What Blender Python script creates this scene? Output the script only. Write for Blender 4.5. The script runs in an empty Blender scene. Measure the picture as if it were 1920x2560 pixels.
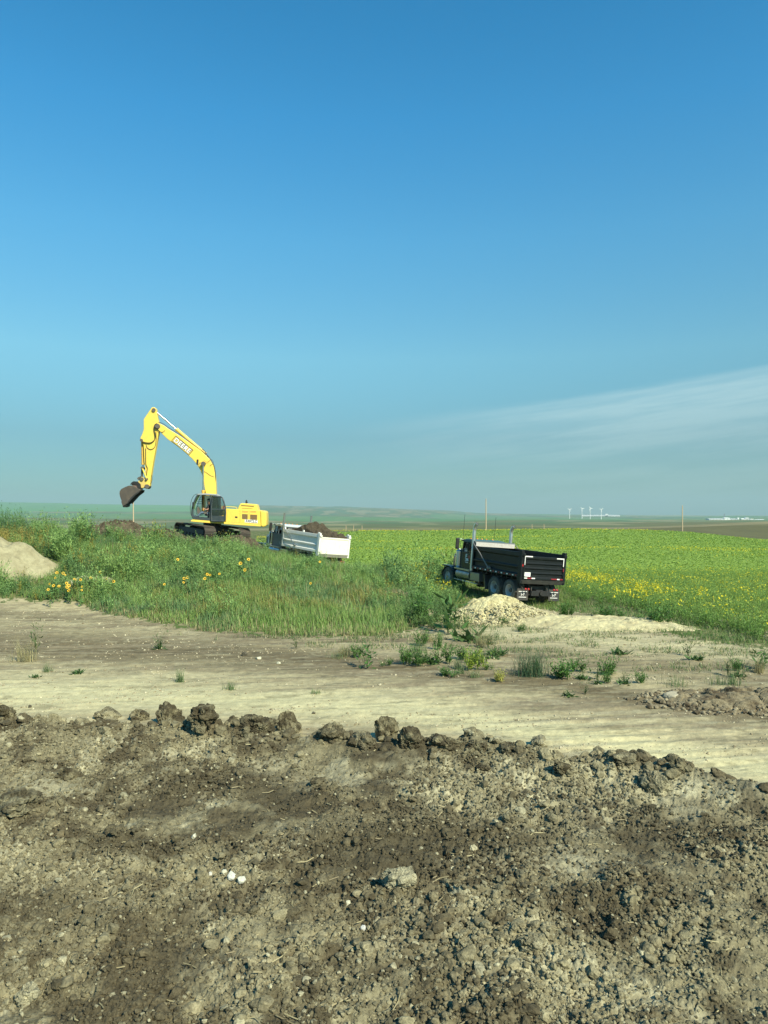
import bpy, bmesh, math, random
import numpy as np
from mathutils import Vector, Matrix, Euler
R = math.radians
S = bpy.context.scene
COL = S.collection
CZ = 4.5            # eye height above the truck's ground
F = 1848.0          # focal length in pixels of the 1920 x 2560 frame
HV = 1285.0         # pixel row of the horizon
# ------------------------------------------------------------------ camera
cd = bpy.data.cameras.new("camera"); cam = bpy.data.objects.new("camera", cd); COL.objects.link(cam)
cd.sensor_fit = 'VERTICAL'; cd.sensor_height = 24.0; cd.sensor_width = 18.0
cd.lens = F / 2560 * 24.0
cd.shift_y = -(1280 - HV) / 2560.0
cd.clip_start = 0.1; cd.clip_end = 60000
cam.location = (0, 0, CZ); cam.rotation_euler = (R(90), 0, 0)
S.camera = cam
# ------------------------------------------------------------------ light
SUN_EL, SUN_AZ = 40.0, 143.0      # azimuth clockwise from +Y: behind the camera, to the right
sv = Vector((math.sin(R(SUN_AZ)) * math.cos(R(SUN_EL)), math.cos(R(SUN_AZ)) * math.cos(R(SUN_EL)), math.sin(R(SUN_EL))))
ld = bpy.data.lights.new("sun", 'SUN'); ld.energy = 5.0; ld.angle = R(0.5); ld.color = (1.0, 0.93, 0.72)
lo = bpy.data.objects.new("sun", ld); COL.objects.link(lo)
lo.rotation_euler = (-sv).to_track_quat('-Z', 'Y').to_euler()
W = bpy.data.worlds.new("World"); S.world = W; W.use_nodes = True
nt = W.node_tree; nt.nodes.clear()
def N(t, ty, **kw):
    n = t.nodes.new(ty)
    for k, v in kw.items(): setattr(n, k, v)
    return n
sky = N(nt, 'ShaderNodeTexSky', sky_type='NISHITA', sun_disc=False, sun_elevation=R(SUN_EL), sun_rotation=R(SUN_AZ),
        altitude=900, air_density=1.0, dust_density=0.6, ozone_density=2.5)
tc = N(nt, 'ShaderNodeTexCoord'); sep = N(nt, 'ShaderNodeSeparateXYZ'); nt.links.new(tc.outputs['Generated'], sep.inputs[0])
ramp = N(nt, 'ShaderNodeValToRGB'); cr = ramp.color_ramp
nt.links.new(sep.outputs['Z'], ramp.inputs[0])
SKYR = [(0.0, (0.26, 0.42, 0.43)), (0.024, (0.28, 0.45, 0.46)), (0.10, (0.38, 0.60, 0.58)), (0.204, (0.69, 1.14, 0.99)), (0.347, (0.555, 1.37, 1.38)), (0.47, (0.35, 1.385, 1.57)), (0.56, (0.25, 1.30, 1.52)), (1.0, (0.25, 1.2, 1.5))]
while len(cr.elements) < len(SKYR): cr.elements.new(0.5)
for e, (p, c) in zip(cr.elements, SKYR): e.position = p; e.color = (c[0]*.63, c[1]*.63, c[2]*.63, 1)
mul = N(nt, 'ShaderNodeMix', data_type='RGBA', blend_type='MULTIPLY'); mul.inputs[0].default_value = 1
nt.links.new(sky.outputs[0], mul.inputs[6]); nt.links.new(ramp.outputs[0], mul.inputs[7])
# thin veil of cloud low on the right, rising to the right
def mth(op, a, b=None, c=None, clamp=False):
    m = N(nt, 'ShaderNodeMath', operation=op, use_clamp=clamp)
    for i, v in enumerate((a, b, c)):
        if v is None: continue
        if isinstance(v, (int, float)): m.inputs[i].default_value = v
        else: nt.links.new(v, m.inputs[i])
    return m.outputs[0]
az = mth('ARCTAN2', sep.outputs['X'], sep.outputs['Y'])
def mrange(v, a, b, c=0., d=1.):
    m = N(nt, 'ShaderNodeMapRange', interpolation_type='SMOOTHSTEP'); nt.links.new(v, m.inputs[0])
    for i, q in enumerate((a, b, c, d)): m.inputs[i+1].default_value = q
    return m.outputs[0]
mp = N(nt, 'ShaderNodeCombineXYZ')
tilt = mth('SUBTRACT', sep.outputs['Z'], mth('MULTIPLY', az, 0.105))
nt.links.new(mth('MULTIPLY', az, 2.2), mp.inputs[0]); nt.links.new(mth('MULTIPLY', tilt, 26.0), mp.inputs[1])
ns = N(nt, 'ShaderNodeTexNoise'); ns.inputs['Scale'].default_value = 1.6; ns.inputs['Detail'].default_value = 7; ns.inputs['Roughness'].default_value = 0.62
nt.links.new(mp.outputs[0], ns.inputs['Vector'])
tl = mth('ADD', tilt, mth('MULTIPLY', mth('SUBTRACT', ns.outputs['Fac'], 0.5), 0.035))
edge = mth('MULTIPLY', mrange(tl, 0.130, 0.117), mrange(tl, 0.01, 0.105, 0.45, 1.0))
wis = mth('MULTIPLY', mrange(ns.outputs['Fac'], 0.38, 0.60, 0.50, 1.0), edge)
fac = mth('MULTIPLY', wis, mrange(az, -0.12, 0.36), clamp=True)
fac = mth('MULTIPLY', fac, 0.33)
mix = N(nt, 'ShaderNodeMix', data_type='RGBA'); nt.links.new(fac, mix.inputs[0]); nt.links.new(mul.outputs[2], mix.inputs[6])
mix.inputs[7].default_value = (4.1, 4.9, 4.7, 1)
bg = N(nt, 'ShaderNodeBackground'); bg.inputs[1].default_value = 0.14
wo = N(nt, 'ShaderNodeOutputWorld'); nt.links.new(mix.outputs[2], bg.inputs[0]); nt.links.new(bg.outputs[0], wo.inputs[0])
S.view_settings.view_transform = 'Standard'; S.view_settings.look = 'None'
S.view_settings.exposure = 0.58; S.view_settings.gamma = 1.0
S.cycles.max_bounces = 6; S.cycles.diffuse_bounces = 2; S.cycles.glossy_bounces = 3; S.cycles.transparent_max_bounces = 8
S.cycles.transmission_bounces = 4; S.cycles.volume_bounces = 0
S.cycles.use_denoising = True
# ------------------------------------------------------------------ helpers
def tag(o, label=None, cat=None, group=None, kind=None):
    if label: o['label'] = label
    if cat: o['category'] = cat
    if group: o['group'] = group
    if kind: o['kind'] = kind
    return o
def empty(name, label, cat, group=None, mat=None):
    o = bpy.data.objects.new(name, None); COL.objects.link(o); o.empty_display_size = .2
    tag(o, label, cat, group)
    if mat is not None: o.matrix_world = mat
    return o
def _h(ix, iy, iz, seed):
    n = (ix*73856093) ^ (iy*19349663) ^ (iz*83492791) ^ (seed*2654435761)
    n = n & 0xffffffff
    n = ((n ^ (n >> 15))*2246822519) & 0xffffffff
    n = ((n ^ (n >> 13))*3266489917) & 0xffffffff
    return ((n ^ (n >> 16)) & 0xffffff)/float(0xffffff)
def vnoise(x, y, z=None, seed=0):
    x = np.asarray(x, float); y = np.asarray(y, float)
    two = z is None
    fx = np.floor(x); fy = np.floor(y); tx = x-fx; ty = y-fy
    ix = fx.astype(np.int64); iy = fy.astype(np.int64)
    tx = tx*tx*tx*(tx*(tx*6-15)+10); ty = ty*ty*ty*(ty*(ty*6-15)+10)
    def sl(iz):
        a = _h(ix, iy, iz, seed); b = _h(ix+1, iy, iz, seed); c = _h(ix, iy+1, iz, seed); d = _h(ix+1, iy+1, iz, seed)
        return (a*(1-tx)+b*tx)*(1-ty)+(c*(1-tx)+d*tx)*ty
    if two: return sl(np.int64(0))
    z = np.asarray(z, float); fz = np.floor(z); tz = z-fz; iz = fz.astype(np.int64); tz = tz*tz*(3-2*tz)
    return sl(iz)*(1-tz)+sl(iz+1)*tz
def fbm(x, y, z=None, oct=4, seed=0, gain=.5, lac=2.03):
    s = 0; a = 1; t = 0
    for o in range(oct):
        s = s+a*vnoise(x, y, z, seed+o*17); t += a; a *= gain
        x = x*lac+3.1; y = y*lac+1.7
        if z is not None: z = z*lac+2.3
    return s/t
def worley(x, y, seed=0):
    fx = np.floor(x).astype(np.int64); fy = np.floor(y).astype(np.int64)
    b1 = np.full(x.shape, 9.); b2 = np.full(x.shape, 9.); idv = np.zeros(x.shape)
    for dx in (-1, 0, 1):
        for dy in (-1, 0, 1):
            cx = fx+dx; cy = fy+dy
            px = cx+_h(cx, cy, np.int64(1), seed); py = cy+_h(cx, cy, np.int64(2), seed)
            d = np.hypot(x-px, y-py); r = _h(cx, cy, np.int64(3), seed)
            nb = d < b1
            b2 = np.where(nb, b1, np.minimum(b2, d)); idv = np.where(nb, r, idv); b1 = np.where(nb, d, b1)
    return b1, b2, idv
def plates(x, y, seed=0, th=.22):
    """cracked clay: tilted angular plates parted by narrow gaps"""
    fx = np.floor(x).astype(np.int64); fy = np.floor(y).astype(np.int64)
    b1 = np.full(x.shape, 9.); b2 = np.full(x.shape, 9.); rr = np.zeros(x.shape); tz = np.zeros(x.shape)
    for dx in (-1, 0, 1):
        for dy in (-1, 0, 1):
            cx = fx+dx; cy = fy+dy
            ox = x-(cx+_h(cx, cy, np.int64(1), seed)); oy = y-(cy+_h(cx, cy, np.int64(2), seed))
            d = np.maximum(np.abs(ox)+.35*np.abs(oy), np.abs(oy)+.35*np.abs(ox)); r = _h(cx, cy, np.int64(3), seed)
            t_ = ox*(_h(cx, cy, np.int64(4), seed)-.5)*1.6+oy*(_h(cx, cy, np.int64(5), seed)-.5)*1.6
            nb = d < b1; b2 = np.where(nb, b1, np.minimum(b2, d)); rr = np.where(nb, r, rr); tz = np.where(nb, t_, tz); b1 = np.where(nb, d, b1)
    return (.15+.85*rr**1.4+tz)*sstep(0, th, b2-b1), rr
def sstep(a, b, v):
    t = np.clip((v-a)/(b-a), 0, 1); return t*t*(3-2*t)
def lerp(a, b, t): return a+(b-a)*t
def in_poly(u, v, poly):
    u = np.asarray(u); v = np.asarray(v); c = np.zeros(u.shape, bool); n = len(poly)
    for i in range(n):
        x0, y0 = poly[i]; x1, y1 = poly[(i+1) % n]
        if y0 == y1: continue
        k = ((y0 > v) != (y1 > v)) & (u < (x1-x0)*(v-y0)/(y1-y0)+x0)
        c ^= k
    return c
def np_mesh(name, V, quads=None, tris=None, col=None, smooth=False, mat=None):
    """fast mesh from numpy arrays"""
    V = np.asarray(V, np.float32); me = bpy.data.meshes.new(name)
    nq = 0 if quads is None else len(quads); ntr = 0 if tris is None else len(tris)
    me.vertices.add(len(V)); me.vertices.foreach_set('co', V.ravel())
    parts = []
    if nq: parts.append(np.asarray(quads, np.int32).ravel())
    if ntr: parts.append(np.asarray(tris, np.int32).ravel())
    L = np.concatenate(parts); me.loops.add(len(L)); me.loops.foreach_set('vertex_index', L)
    st = np.concatenate([np.arange(nq)*4, nq*4+np.arange(ntr)*3]).astype(np.int32)
    me.polygons.add(nq+ntr); me.polygons.foreach_set('loop_start', st)
    me.polygons.foreach_set('use_smooth', np.full(nq+ntr, smooth))
    me.update(calc_edges=True)
    if col is not None:
        a = me.color_attributes.new('Col', 'FLOAT_COLOR', 'POINT')
        c = np.ones((len(V), 4), np.float32); c[:, :3] = col; a.data.foreach_set('color', c.ravel())
    if mat: me.materials.append(mat)
    return me
def link(name, me, parent=None, loc=None):
    o = bpy.data.objects.new(name, me); COL.objects.link(o)
    if parent is not None: o.parent = parent
    if loc is not None: o.location = loc
    return o
# ------------------------------------------------------------------ materials
def new_mat(name):
    m = bpy.data.materials.new(name); m.use_nodes = True; t = m.node_tree; t.nodes.clear()
    out = N(t, 'ShaderNodeOutputMaterial'); b = N(t, 'ShaderNodeBsdfPrincipled'); t.links.new(b.outputs[0], out.inputs[0])
    return m, t, b, out
def paint(name, col, rough=.5, metal=0., dirt=.25, dirtcol=(.20, .16, .10), scale=3., bump=0., spec=.5, var=.12):
    """surface of a built thing: base colour, slight variation, dust in patches"""
    m, t, b, out = new_mat(name)
    co = N(t, 'ShaderNodeTexCoord')
    n1 = N(t, 'ShaderNodeTexNoise'); n1.inputs['Scale'].default_value = scale; n1.inputs['Detail'].default_value = 8; n1.inputs['Roughness'].default_value = .65
    t.links.new(co.outputs['Object'], n1.inputs['Vector'])
    n2 = N(t, 'ShaderNodeTexNoise'); n2.inputs['Scale'].default_value = scale*6; n2.inputs['Detail'].default_value = 4
    t.links.new(co.outputs['Object'], n2.inputs['Vector'])
    r = N(t, 'ShaderNodeMapRange'); r.inputs[1].default_value = .48; r.inputs[2].default_value = .75; r.inputs[3].default_value = dirt*.15; r.inputs[4].default_value = dirt
    t.links.new(n1.outputs['Fac'], r.inputs[0])
    v = N(t, 'ShaderNodeMapRange'); v.inputs[1].default_value = .3; v.inputs[2].default_value = .7; v.inputs[3].default_value = 1-var; v.inputs[4].default_value = 1+var*.5
    t.links.new(n2.outputs['Fac'], v.inputs[0])
    mv = N(t, 'ShaderNodeMix', data_type='RGBA', blend_type='MULTIPLY'); mv.inputs[0].default_value = 1
    mv.inputs[6].default_value = (*col, 1); t.links.new(v.outputs[0], mv.inputs[7])
    mx = N(t, 'ShaderNodeMix', data_type='RGBA'); t.links.new(r.outputs[0], mx.inputs[0]); t.links.new(mv.outputs[2], mx.inputs[6]); mx.inputs[7].default_value = (*dirtcol, 1)
    t.links.new(mx.outputs[2], b.inputs['Base Color'])
    rr = N(t, 'ShaderNodeMapRange'); rr.inputs[3].default_value = rough; rr.inputs[4].default_value = min(1, rough+.35); t.links.new(r.outputs[0], rr.inputs[0])
    t.links.new(rr.outputs[0], b.inputs['Roughness'])
    b.inputs['Metallic'].default_value = metal; b.inputs['Specular IOR Level'].default_value = spec
    if bump:
        bp = N(t, 'ShaderNodeBump'); bp.inputs['Strength'].default_value = bump; bp.inputs['Distance'].default_value = .02
        t.links.new(n2.outputs['Fac'], bp.inputs['Height']); t.links.new(bp.outputs[0], b.inputs['Normal'])
    return m
def soil_mat(name, s1=9., s2=45., lo_=.72, hi_=1.25, bump=.5, dist=.03, s3=1.3):
    """vertex colour is the soil's own colour; grain on top of it"""
    m, t, b, out = new_mat(name)
    at = N(t, 'ShaderNodeVertexColor', layer_name='Col'); co = N(t, 'ShaderNodeTexCoord')
    last = at.outputs['Color']; hs = []
    for s, w in ((s1, 1.), (s2, .8), (s3, .35)):
        n = N(t, 'ShaderNodeTexNoise'); n.inputs['Scale'].default_value = s; n.inputs['Detail'].default_value = 6; n.inputs['Roughness'].default_value = .6
        t.links.new(co.outputs['Object'], n.inputs['Vector']); hs.append(n)
        r = N(t, 'ShaderNodeMapRange'); r.inputs[1].default_value = .32; r.inputs[2].default_value = .68
        r.inputs[3].default_value = 1-(1-lo_)*w; r.inputs[4].default_value = 1+(hi_-1)*w; t.links.new(n.outputs['Fac'], r.inputs[0])
        mu = N(t, 'ShaderNodeMix', data_type='RGBA', blend_type='MULTIPLY'); mu.inputs[0].default_value = 1
        t.links.new(last, mu.inputs[6]); t.links.new(r.outputs[0], mu.inputs[7]); last = mu.outputs[2]
    t.links.new(last, b.inputs['Base Color']); b.inputs['Roughness'].default_value = .95; b.inputs['Specular IOR Level'].default_value = .15
    if bump:
        bp = N(t, 'ShaderNodeBump'); bp.inputs['Strength'].default_value = bump; bp.inputs['Distance'].default_value = dist
        t.links.new(hs[1].outputs['Fac'], bp.inputs['Height'])
        b2 = N(t, 'ShaderNodeBump'); b2.inputs['Strength'].default_value = bump; b2.inputs['Distance'].default_value = dist*2.5
        t.links.new(hs[0].outputs['Fac'], b2.inputs['Height']); t.links.new(bp.outputs[0], b2.inputs['Normal']); t.links.new(b2.outputs[0], b.inputs['Normal'])
    return m
def leaf_mat(name, trans=.3):
    m, t, b, out = new_mat(name)
    at = N(t, 'ShaderNodeVertexColor', layer_name='Col')
    b.inputs['Roughness'].default_value = .6; b.inputs['Specular IOR Level'].default_value = .25
    t.links.new(at.outputs['Color'], b.inputs['Base Color'])
    tr = N(t, 'ShaderNodeBsdfTranslucent'); t.links.new(at.outputs['Color'], tr.inputs[0])
    mx = N(t, 'ShaderNodeMixShader'); mx.inputs[0].default_value = trans
    t.links.new(b.outputs[0], mx.inputs[1]); t.links.new(tr.outputs[0], mx.inputs[2]); t.links.new(mx.outputs[0], out.inputs[0])
    return m
def glass_mat(name, col=(.75, .85, .85), trans=.75, rough=.03):
    m, t, b, out = new_mat(name)
    tr = N(t, 'ShaderNodeBsdfTransparent'); tr.inputs[0].default_value = (*col, 1)
    gl = N(t, 'ShaderNodeBsdfGlossy'); gl.inputs['Roughness'].default_value = rough
    fr = N(t, 'ShaderNodeFresnel'); fr.inputs[0].default_value = 1.5
    ad = N(t, 'ShaderNodeMath', operation='ADD', use_clamp=True); ad.inputs[1].default_value = 1-trans; t.links.new(fr.outputs[0], ad.inputs[0])
    mx = N(t, 'ShaderNodeMixShader'); t.links.new(ad.outputs[0], mx.inputs[0]); t.links.new(tr.outputs[0], mx.inputs[1]); t.links.new(gl.outputs[0], mx.inputs[2])
    t.links.new(mx.outputs[0], out.inputs[0]); return m
M_SOIL = soil_mat('clay_soil'); M_ROAD = soil_mat('packed_dirt', s1=5, s2=30, lo_=.82, hi_=1.12, bump=.35, dist=.02, s3=.8)
M_LAND = soil_mat('grassland', s1=.05, s2=.6, lo_=.85, hi_=1.12, bump=0, s3=.006)
M_LEAF = leaf_mat('leaf')
# ------------------------------------------------------------------ terrain
TU = np.array([-900, 0, 200, 400, 600, 800, 960, 1080, 1200, 1440, 1700, 1920, 2600.])
TYZ = [
 (0.1, [.2]*13), (12, [.2]*13), (20, [.12]*13), (28, [.05]*13),
 (34, [.4, .1, .1, .5, .6, .55, .3, .05, .05, 0, 0, 0, 0]),
 (38, [.9, .5, .7, 1.1, 1.2, 1.0, .65, .2, .15, 0, -.05, -.1, -.1]),
 (42, [1.8, 1.6, 1.7, 1.8, 1.8, 1.35, .9, .3, .12, -.1, -.15, -.2, -.2]),
 (47, [3.2, 3.2, 3.0, 2.5, 2.1, 1.3, .8, .3, 0, -.2, -.3, -.3, -.3]),
 (52, [3.3, 3.2, 3.0, 2.75, 2.4, .9, .5, .1, -.1, -.3, -.4, -.45, -.5]),
 (60, [3.0, 2.8, 2.6, 2.3, 1.8, .5, .1, -.1, -.3, -.4, -.5, -.55, -.6]),
 (80, [1, 1, .8, .6, .3, -.2, -.4, -.5, -.5, -.5, -.6, -.8, -1]),
 (120, [-.5]*5+[-.5, -.6, -.6, -.6, -.5, -.7, -1.3, -2]),
 (200, [-.7]*5+[-.65, -.65, -.65, -.5, -.2, -.85, -3.0, -5]),
 (235, [-1.2]*5+[-1.2, -1.2, -1.2, -1.1, -.9, -1.5, -3.8, -6])]
TYV = [
 (300, [1330, 1330, 1330, 1331, 1332, 1331, 1330, 1329, 1329, 1328, 1330, 1338, 1342]),
 (480, [1322, 1322, 1322, 1323, 1324, 1323, 1322, 1322, 1322, 1322, 1314, 1303, 1290]),
 (800, [1318, 1318, 1318, 1318, 1318, 1317, 1317, 1316, 1316, 1316, 1314, 1312, 1312]),
 (1500, [1306, 1306, 1307, 1308, 1308, 1308, 1308, 1308, 1308, 1308, 1308, 1306, 1306]),
 (3000, [1292, 1293, 1294, 1294, 1297, 1299, 1299, 1300, 1300, 1301, 1301, 1300, 1300]),
 (5500, [1274, 1274, 1275, 1276, 1281, 1285, 1288, 1291, 1294, 1294, 1295, 1294, 1294]),
 (8500, [1255, 1257, 1260, 1262, 1265, 1267, 1270, 1276, 1284, 1289, 1290, 1291, 1291]),
 (13500, [1258, 1260, 1263, 1265, 1270, 1272, 1276, 1282, 1286, 1287.5, 1289, 1290, 1290])]
TY = np.array([r[0] for r in TYZ]+[r[0] for r in TYV], float)
TZ = np.array([r[1] for r in TYZ]+[[CZ-(v-HV)/F*y for v in vs] for y, vs in TYV])
def cr_w(k, x):
    """Catmull-Rom (finite difference) weights on a non-uniform grid -> indices, weights"""
    x = np.clip(x, k[0], k[-1]); i = np.clip(np.searchsorted(k, x)-1, 0, len(k)-2)
    h = k[i+1]-k[i]; t = (x-k[i])/h
    im = np.maximum(i-1, 0); ip = np.minimum(i+2, len(k)-1)
    h00 = 2*t**3-3*t**2+1; h10 = t**3-2*t**2+t; h01 = -2*t**3+3*t**2; h11 = t**3-t**2
    sm = h/(k[i+1]-k[im]); sp = h/(k[ip]-k[i])
    w0 = -h10*sm; w1 = h00-h11*sp; w2 = h01+h10*sm; w3 = h11*sp
    return (im, i, i+1, ip), (w0, w1, w2, w3)
def wfun(y): return np.where(y >= 3, y, 3+(3-y))
LTY = np.log(TY)
def table_z(x, y):
    u = 960+F*x/wfun(y); ly = np.log(np.maximum(y, TY[0]))
    iu, wu = cr_w(TU, u); iy, wy = cr_w(LTY, ly); z = 0
    for a in range(4):
        r = 0
        for b in range(4): r = r+TZ[iy[a], iu[b]]*wu[b]
        z = z+wy[a]*r
    return z
EX = np.array([-14, -6.65, -3.5, 0, 2.7, 3.7, 5.05, 7, 12]); EY = np.array([13.2, 12.8, 12.4, 11.9, 11.3, 10.8, 9.8, 8.2, 6])
def edge_y(x): return np.interp(x, EX, EY)
def base_z(x, y):
    z = table_z(x, y)
    e = edge_y(x)+.5*(fbm(x*.9+7, y*.4, oct=3, seed=5)-.5)
    s = 1-sstep(-.9, .35, y-e)
    crest = np.exp(-((y-e+.75)/.75)**2)*(.06+.22*fbm(x*1.1, y*0+3., oct=3, seed=9))
    zm = .98+.10*(fbm(x*.45, y*.45, oct=3, seed=3)-.5)*2+crest
    z = z+.45*sstep(60, 75, y)*(1-sstep(206, 211, y))
    return z+(zm-.2)*s
def far_noise(x, y):
    return (fbm(x/900, y/1300, oct=4, seed=31)-.5)*np.interp(y, [300, 1500, 4000, 9000], [0.0, 7, 30, 42])
def near_detail(x, y):
    """clods and crumbs in the dug-up soil, ruts on the road"""
    e = edge_y(x); m = 1-sstep(-.1, .5, y-e); m = m*sstep(1.0, 2.0, y)
    d = (fbm(x*2.2, y*2.2, oct=3, seed=41)-.5)*.16
    wx = x+.08*vnoise(x*9, y*9, seed=4); wy = y+.08*vnoise(x*9+5, y*9, seed=6)
    patch = sstep(.30, .62, fbm(x*.8+2, y*.8, oct=3, seed=77))
    for s, a, sd in ((3.1, .045, 11), (7.0, .040, 12), (16, .030, 13), (34, .015, 14)):
        lump, r = plates(wx*s, wy*s, sd)
        d = d+a*lump*(.4+.6*patch)
    d = d+(fbm(x*30, y*30, oct=2, seed=43)-.5)*.012
    d = d-.065
    road = (fbm(x*.5+.25*y, (y-.16*x)*4.5, oct=5, seed=51)-.5)*.075+(fbm(x*3, y*3, oct=3, seed=52)-.5)*.03
    road = road+(fbm(x*14, y*14, oct=2, seed=53)-.5)*.012
    road = road*(1-sstep(60, 90, y))
    return d*m+road*(1-m)
def gz(x, y, full=True):
    x = np.atleast_1d(np.asarray(x, float)); y = np.atleast_1d(np.asarray(y, float))
    z = base_z(x, y)+far_noise(x, y)
    if full: z = z+near_detail(x, y)
    return z
def uv_of(x, y, z): return 960+F*x/y, HV-F*(z-CZ)/y
def ground_at(u, v, y0=3., y1=210., n=900):
    """world point where the sight line through (u, v) meets the ground"""
    ys = np.geomspace(y0, y1, n); xs = (u-960)/F*ys; zs = gz(xs, ys); ray = CZ-(v-HV)/F*ys
    k = np.argmax(zs >= ray)
    if zs[k] < ray[k]: k = n-1
    return float(xs[k]), float(ys[k]), float(zs[k])
# mesh grid
uc = np.concatenate([np.linspace(-1500, -130, 60)[:-1], np.linspace(-130, 2050, 930), np.linspace(2050, 3400, 60)[1:]])
yr = np.concatenate([np.linspace(-60, 2.6, 24)[:-1], np.geomspace(2.6, 15, 620)[:-1], np.geomspace(15, 60, 280)[:-1], np.geomspace(60, 14000, 330)])
GU, GY = np.meshgrid(uc, yr); GX = (GU-960)/F*wfun(GY)
x = GX.ravel(); y = GY.ravel()
BZ = base_z(x, y)+far_noise(x, y); Z = BZ+near_detail(x, y)
gu = GU.ravel(); gv = HV-F*(BZ-CZ)/np.maximum(y, .5)
c = lambda *a: np.array(a, float)
DARK, MIDS, PALE, DUST = c(.084, .071, .041), c(.196, .176, .104), c(.37, .345, .22), c(.43, .39, .205)
C = np.zeros((len(x), 3))
# dug-up soil in front
def path_mask(u, v, pts, hw):
    pu = [p[0] for p in pts]; pv = [p[1] for p in pts]
    return np.exp(-((v-np.interp(u, pu, pv))/np.interp(u, pu, hw))**2)
t = fbm(x*1.1, y*1.1, oct=5, seed=61); t2 = fbm(x*5, y*5, oct=4, seed=62)
nearc = lerp(DARK, MIDS, sstep(.36, .60, .55*t+.45*t2)[:, None])
nearc = lerp(nearc, PALE, (sstep(.52, .66, .4*t+.6*fbm(x*3.1+9, y*3.1, oct=5, seed=63))*.8)[:, None])
wob = 60*(fbm(x*1.5, y*1.5, oct=3, seed=64)-.5)
DAMP = [(560, 1955, 330, 45, .7), (1050, 2110, 420, 85, .75), (150, 2270, 230, 85, .5), (330, 2110, 150, 45, .8), (1000, 1860, 170, 60, .6), (1700, 2050, 130, 60, .5)]
for (eu, ev, ru, rv, k) in DAMP:
    mk = np.exp(-(((gu-eu+wob)/ru)**2+((gv-ev+wob*.5)/rv)**2)**1.5)*k
    nearc = lerp(nearc, DARK*.78, np.clip(mk*1.25, 0, .92)[:, None])
for (eu, ev, ru, rv, k) in [(110, 1965, 90, 25, .6), (235, 2170, 60, 22, .9), (1380, 2150, 260, 35, .4), (1450, 1990, 320, 70, .35), (1100, 2300, 130, 60, .4), (560, 2330, 90, 200, .2), (1700, 1950, 200, 35, .45)]:
    mk = np.exp(-(((gu-eu+wob)/ru)**2+((gv-ev+wob*.5)/rv)**2)**1.5)*k
    nearc = lerp(nearc, PALE, mk[:, None])
# road and bare earth
st = fbm(x*.35+.1*y, (y-.16*x)*2.6, oct=5, seed=65)
st2 = fbm(x*.55+2, (y-.16*x)*8.5, oct=4, seed=67); st3 = fbm(x*2.2, y*3.5, oct=4, seed=68)
roadc = lerp(c(.225, .188, .115), c(.42, .37, .215), sstep(.36, .6, .55*st+.3*st2+.15*st3)[:, None])
wv = 26*(st-.5)
BR = c(.125, .10, .056)
m = path_mask(gu, gv+wv, [(-400, 1600), (0, 1615), (250, 1625), (500, 1630), (1000, 1668), (1400, 1712), (1700, 1770), (2000, 1800)], [30, 42, 46, 40, 30, 26, 22, 20])
roadc = lerp(roadc, BR, (m*.92*sstep(.3, .55, st+.1))[:, None])
m = path_mask(gu, gv+wv, [(-200, 1520), (300, 1556), (700, 1592), (1000, 1600), (1500, 1660), (2000, 1700)], [9, 9, 10, 12, 30, 40])
roadc = lerp(roadc, BR, (m*.55)[:, None])
m = path_mask(gu, gv+wv, [(-200, 1730), (400, 1740), (960, 1770), (1400, 1835), (1920, 1930)], [50, 50, 42, 36, 36])
roadc = lerp(roadc, c(.50, .465, .265), (m*.85)[:, None])
m = path_mask(gu, gv+wv, [(1150, 1570), (1400, 1585), (1700, 1615), (2000, 1640)], [30, 30, 22, 18])*sstep(1100, 1250, gu)
roadc = lerp(roadc, c(.48, .44, .255), (m*.65)[:, None])
k_ = (sstep(.57, .66, .6*st2+.4*st3)*.55+sstep(.60, .68, st3)*.35)[:, None]; roadc = roadc*(1-k_*.42); k_ = (sstep(.56, .66, .6*(1-st2)+.4*st3)*.25)[:, None]; roadc = lerp(roadc, c(.56, .52, .33), k_)
# soil under the weeds and crop
veg = in_poly(gu, gv+14*(t2-.5)*2, [(-2000, 1490), (0, 1500), (180, 1502), (250, 1530), (500, 1576), (700, 1590), (960, 1592), (1040, 1572), (1110, 1540), (1200, 1515), (1300, 1505), (1440, 1530), (1600, 1565), (1750, 1600), (1920, 1622), (3500, 1700), (3500, 1300), (-2000, 1250)]) & (y > 24)
vegc = lerp(c(.085, .12, .035), c(.17, .17, .075), sstep(.42, .62, t2)[:, None])
roadc = np.where(veg[:, None], vegc, roadc)
crop_g = veg & (y > 55) & (gv > 1346-.075*(gu-660)) & (gu > 690)
cp = fbm(x*.02, y*.05, oct=4, seed=66)
cropc = lerp(c(.20, .31, .058), c(.24, .345, .066), cp[:, None])
roadc = np.where(crop_g[:, None], cropc, roadc)
# far country
f1 = fbm(x/260, y/700, oct=5, seed=71); f2 = fbm(x/90, y/420, oct=5, seed=72)
OL, GR, TAN, BRN = c(.120, .135, .050), c(.075, .135, .050), c(.25, .225, .12), c(.12, .10, .05)
land = lerp(OL, GR, sstep(.42, .6, f1)[:, None]); land = lerp(land, TAN, (sstep(.50, .68, f2)*.75)[:, None])
land = lerp(land, BRN, (sstep(.62, .48, f2)*.35*(y < 1500))[:, None])
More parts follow.
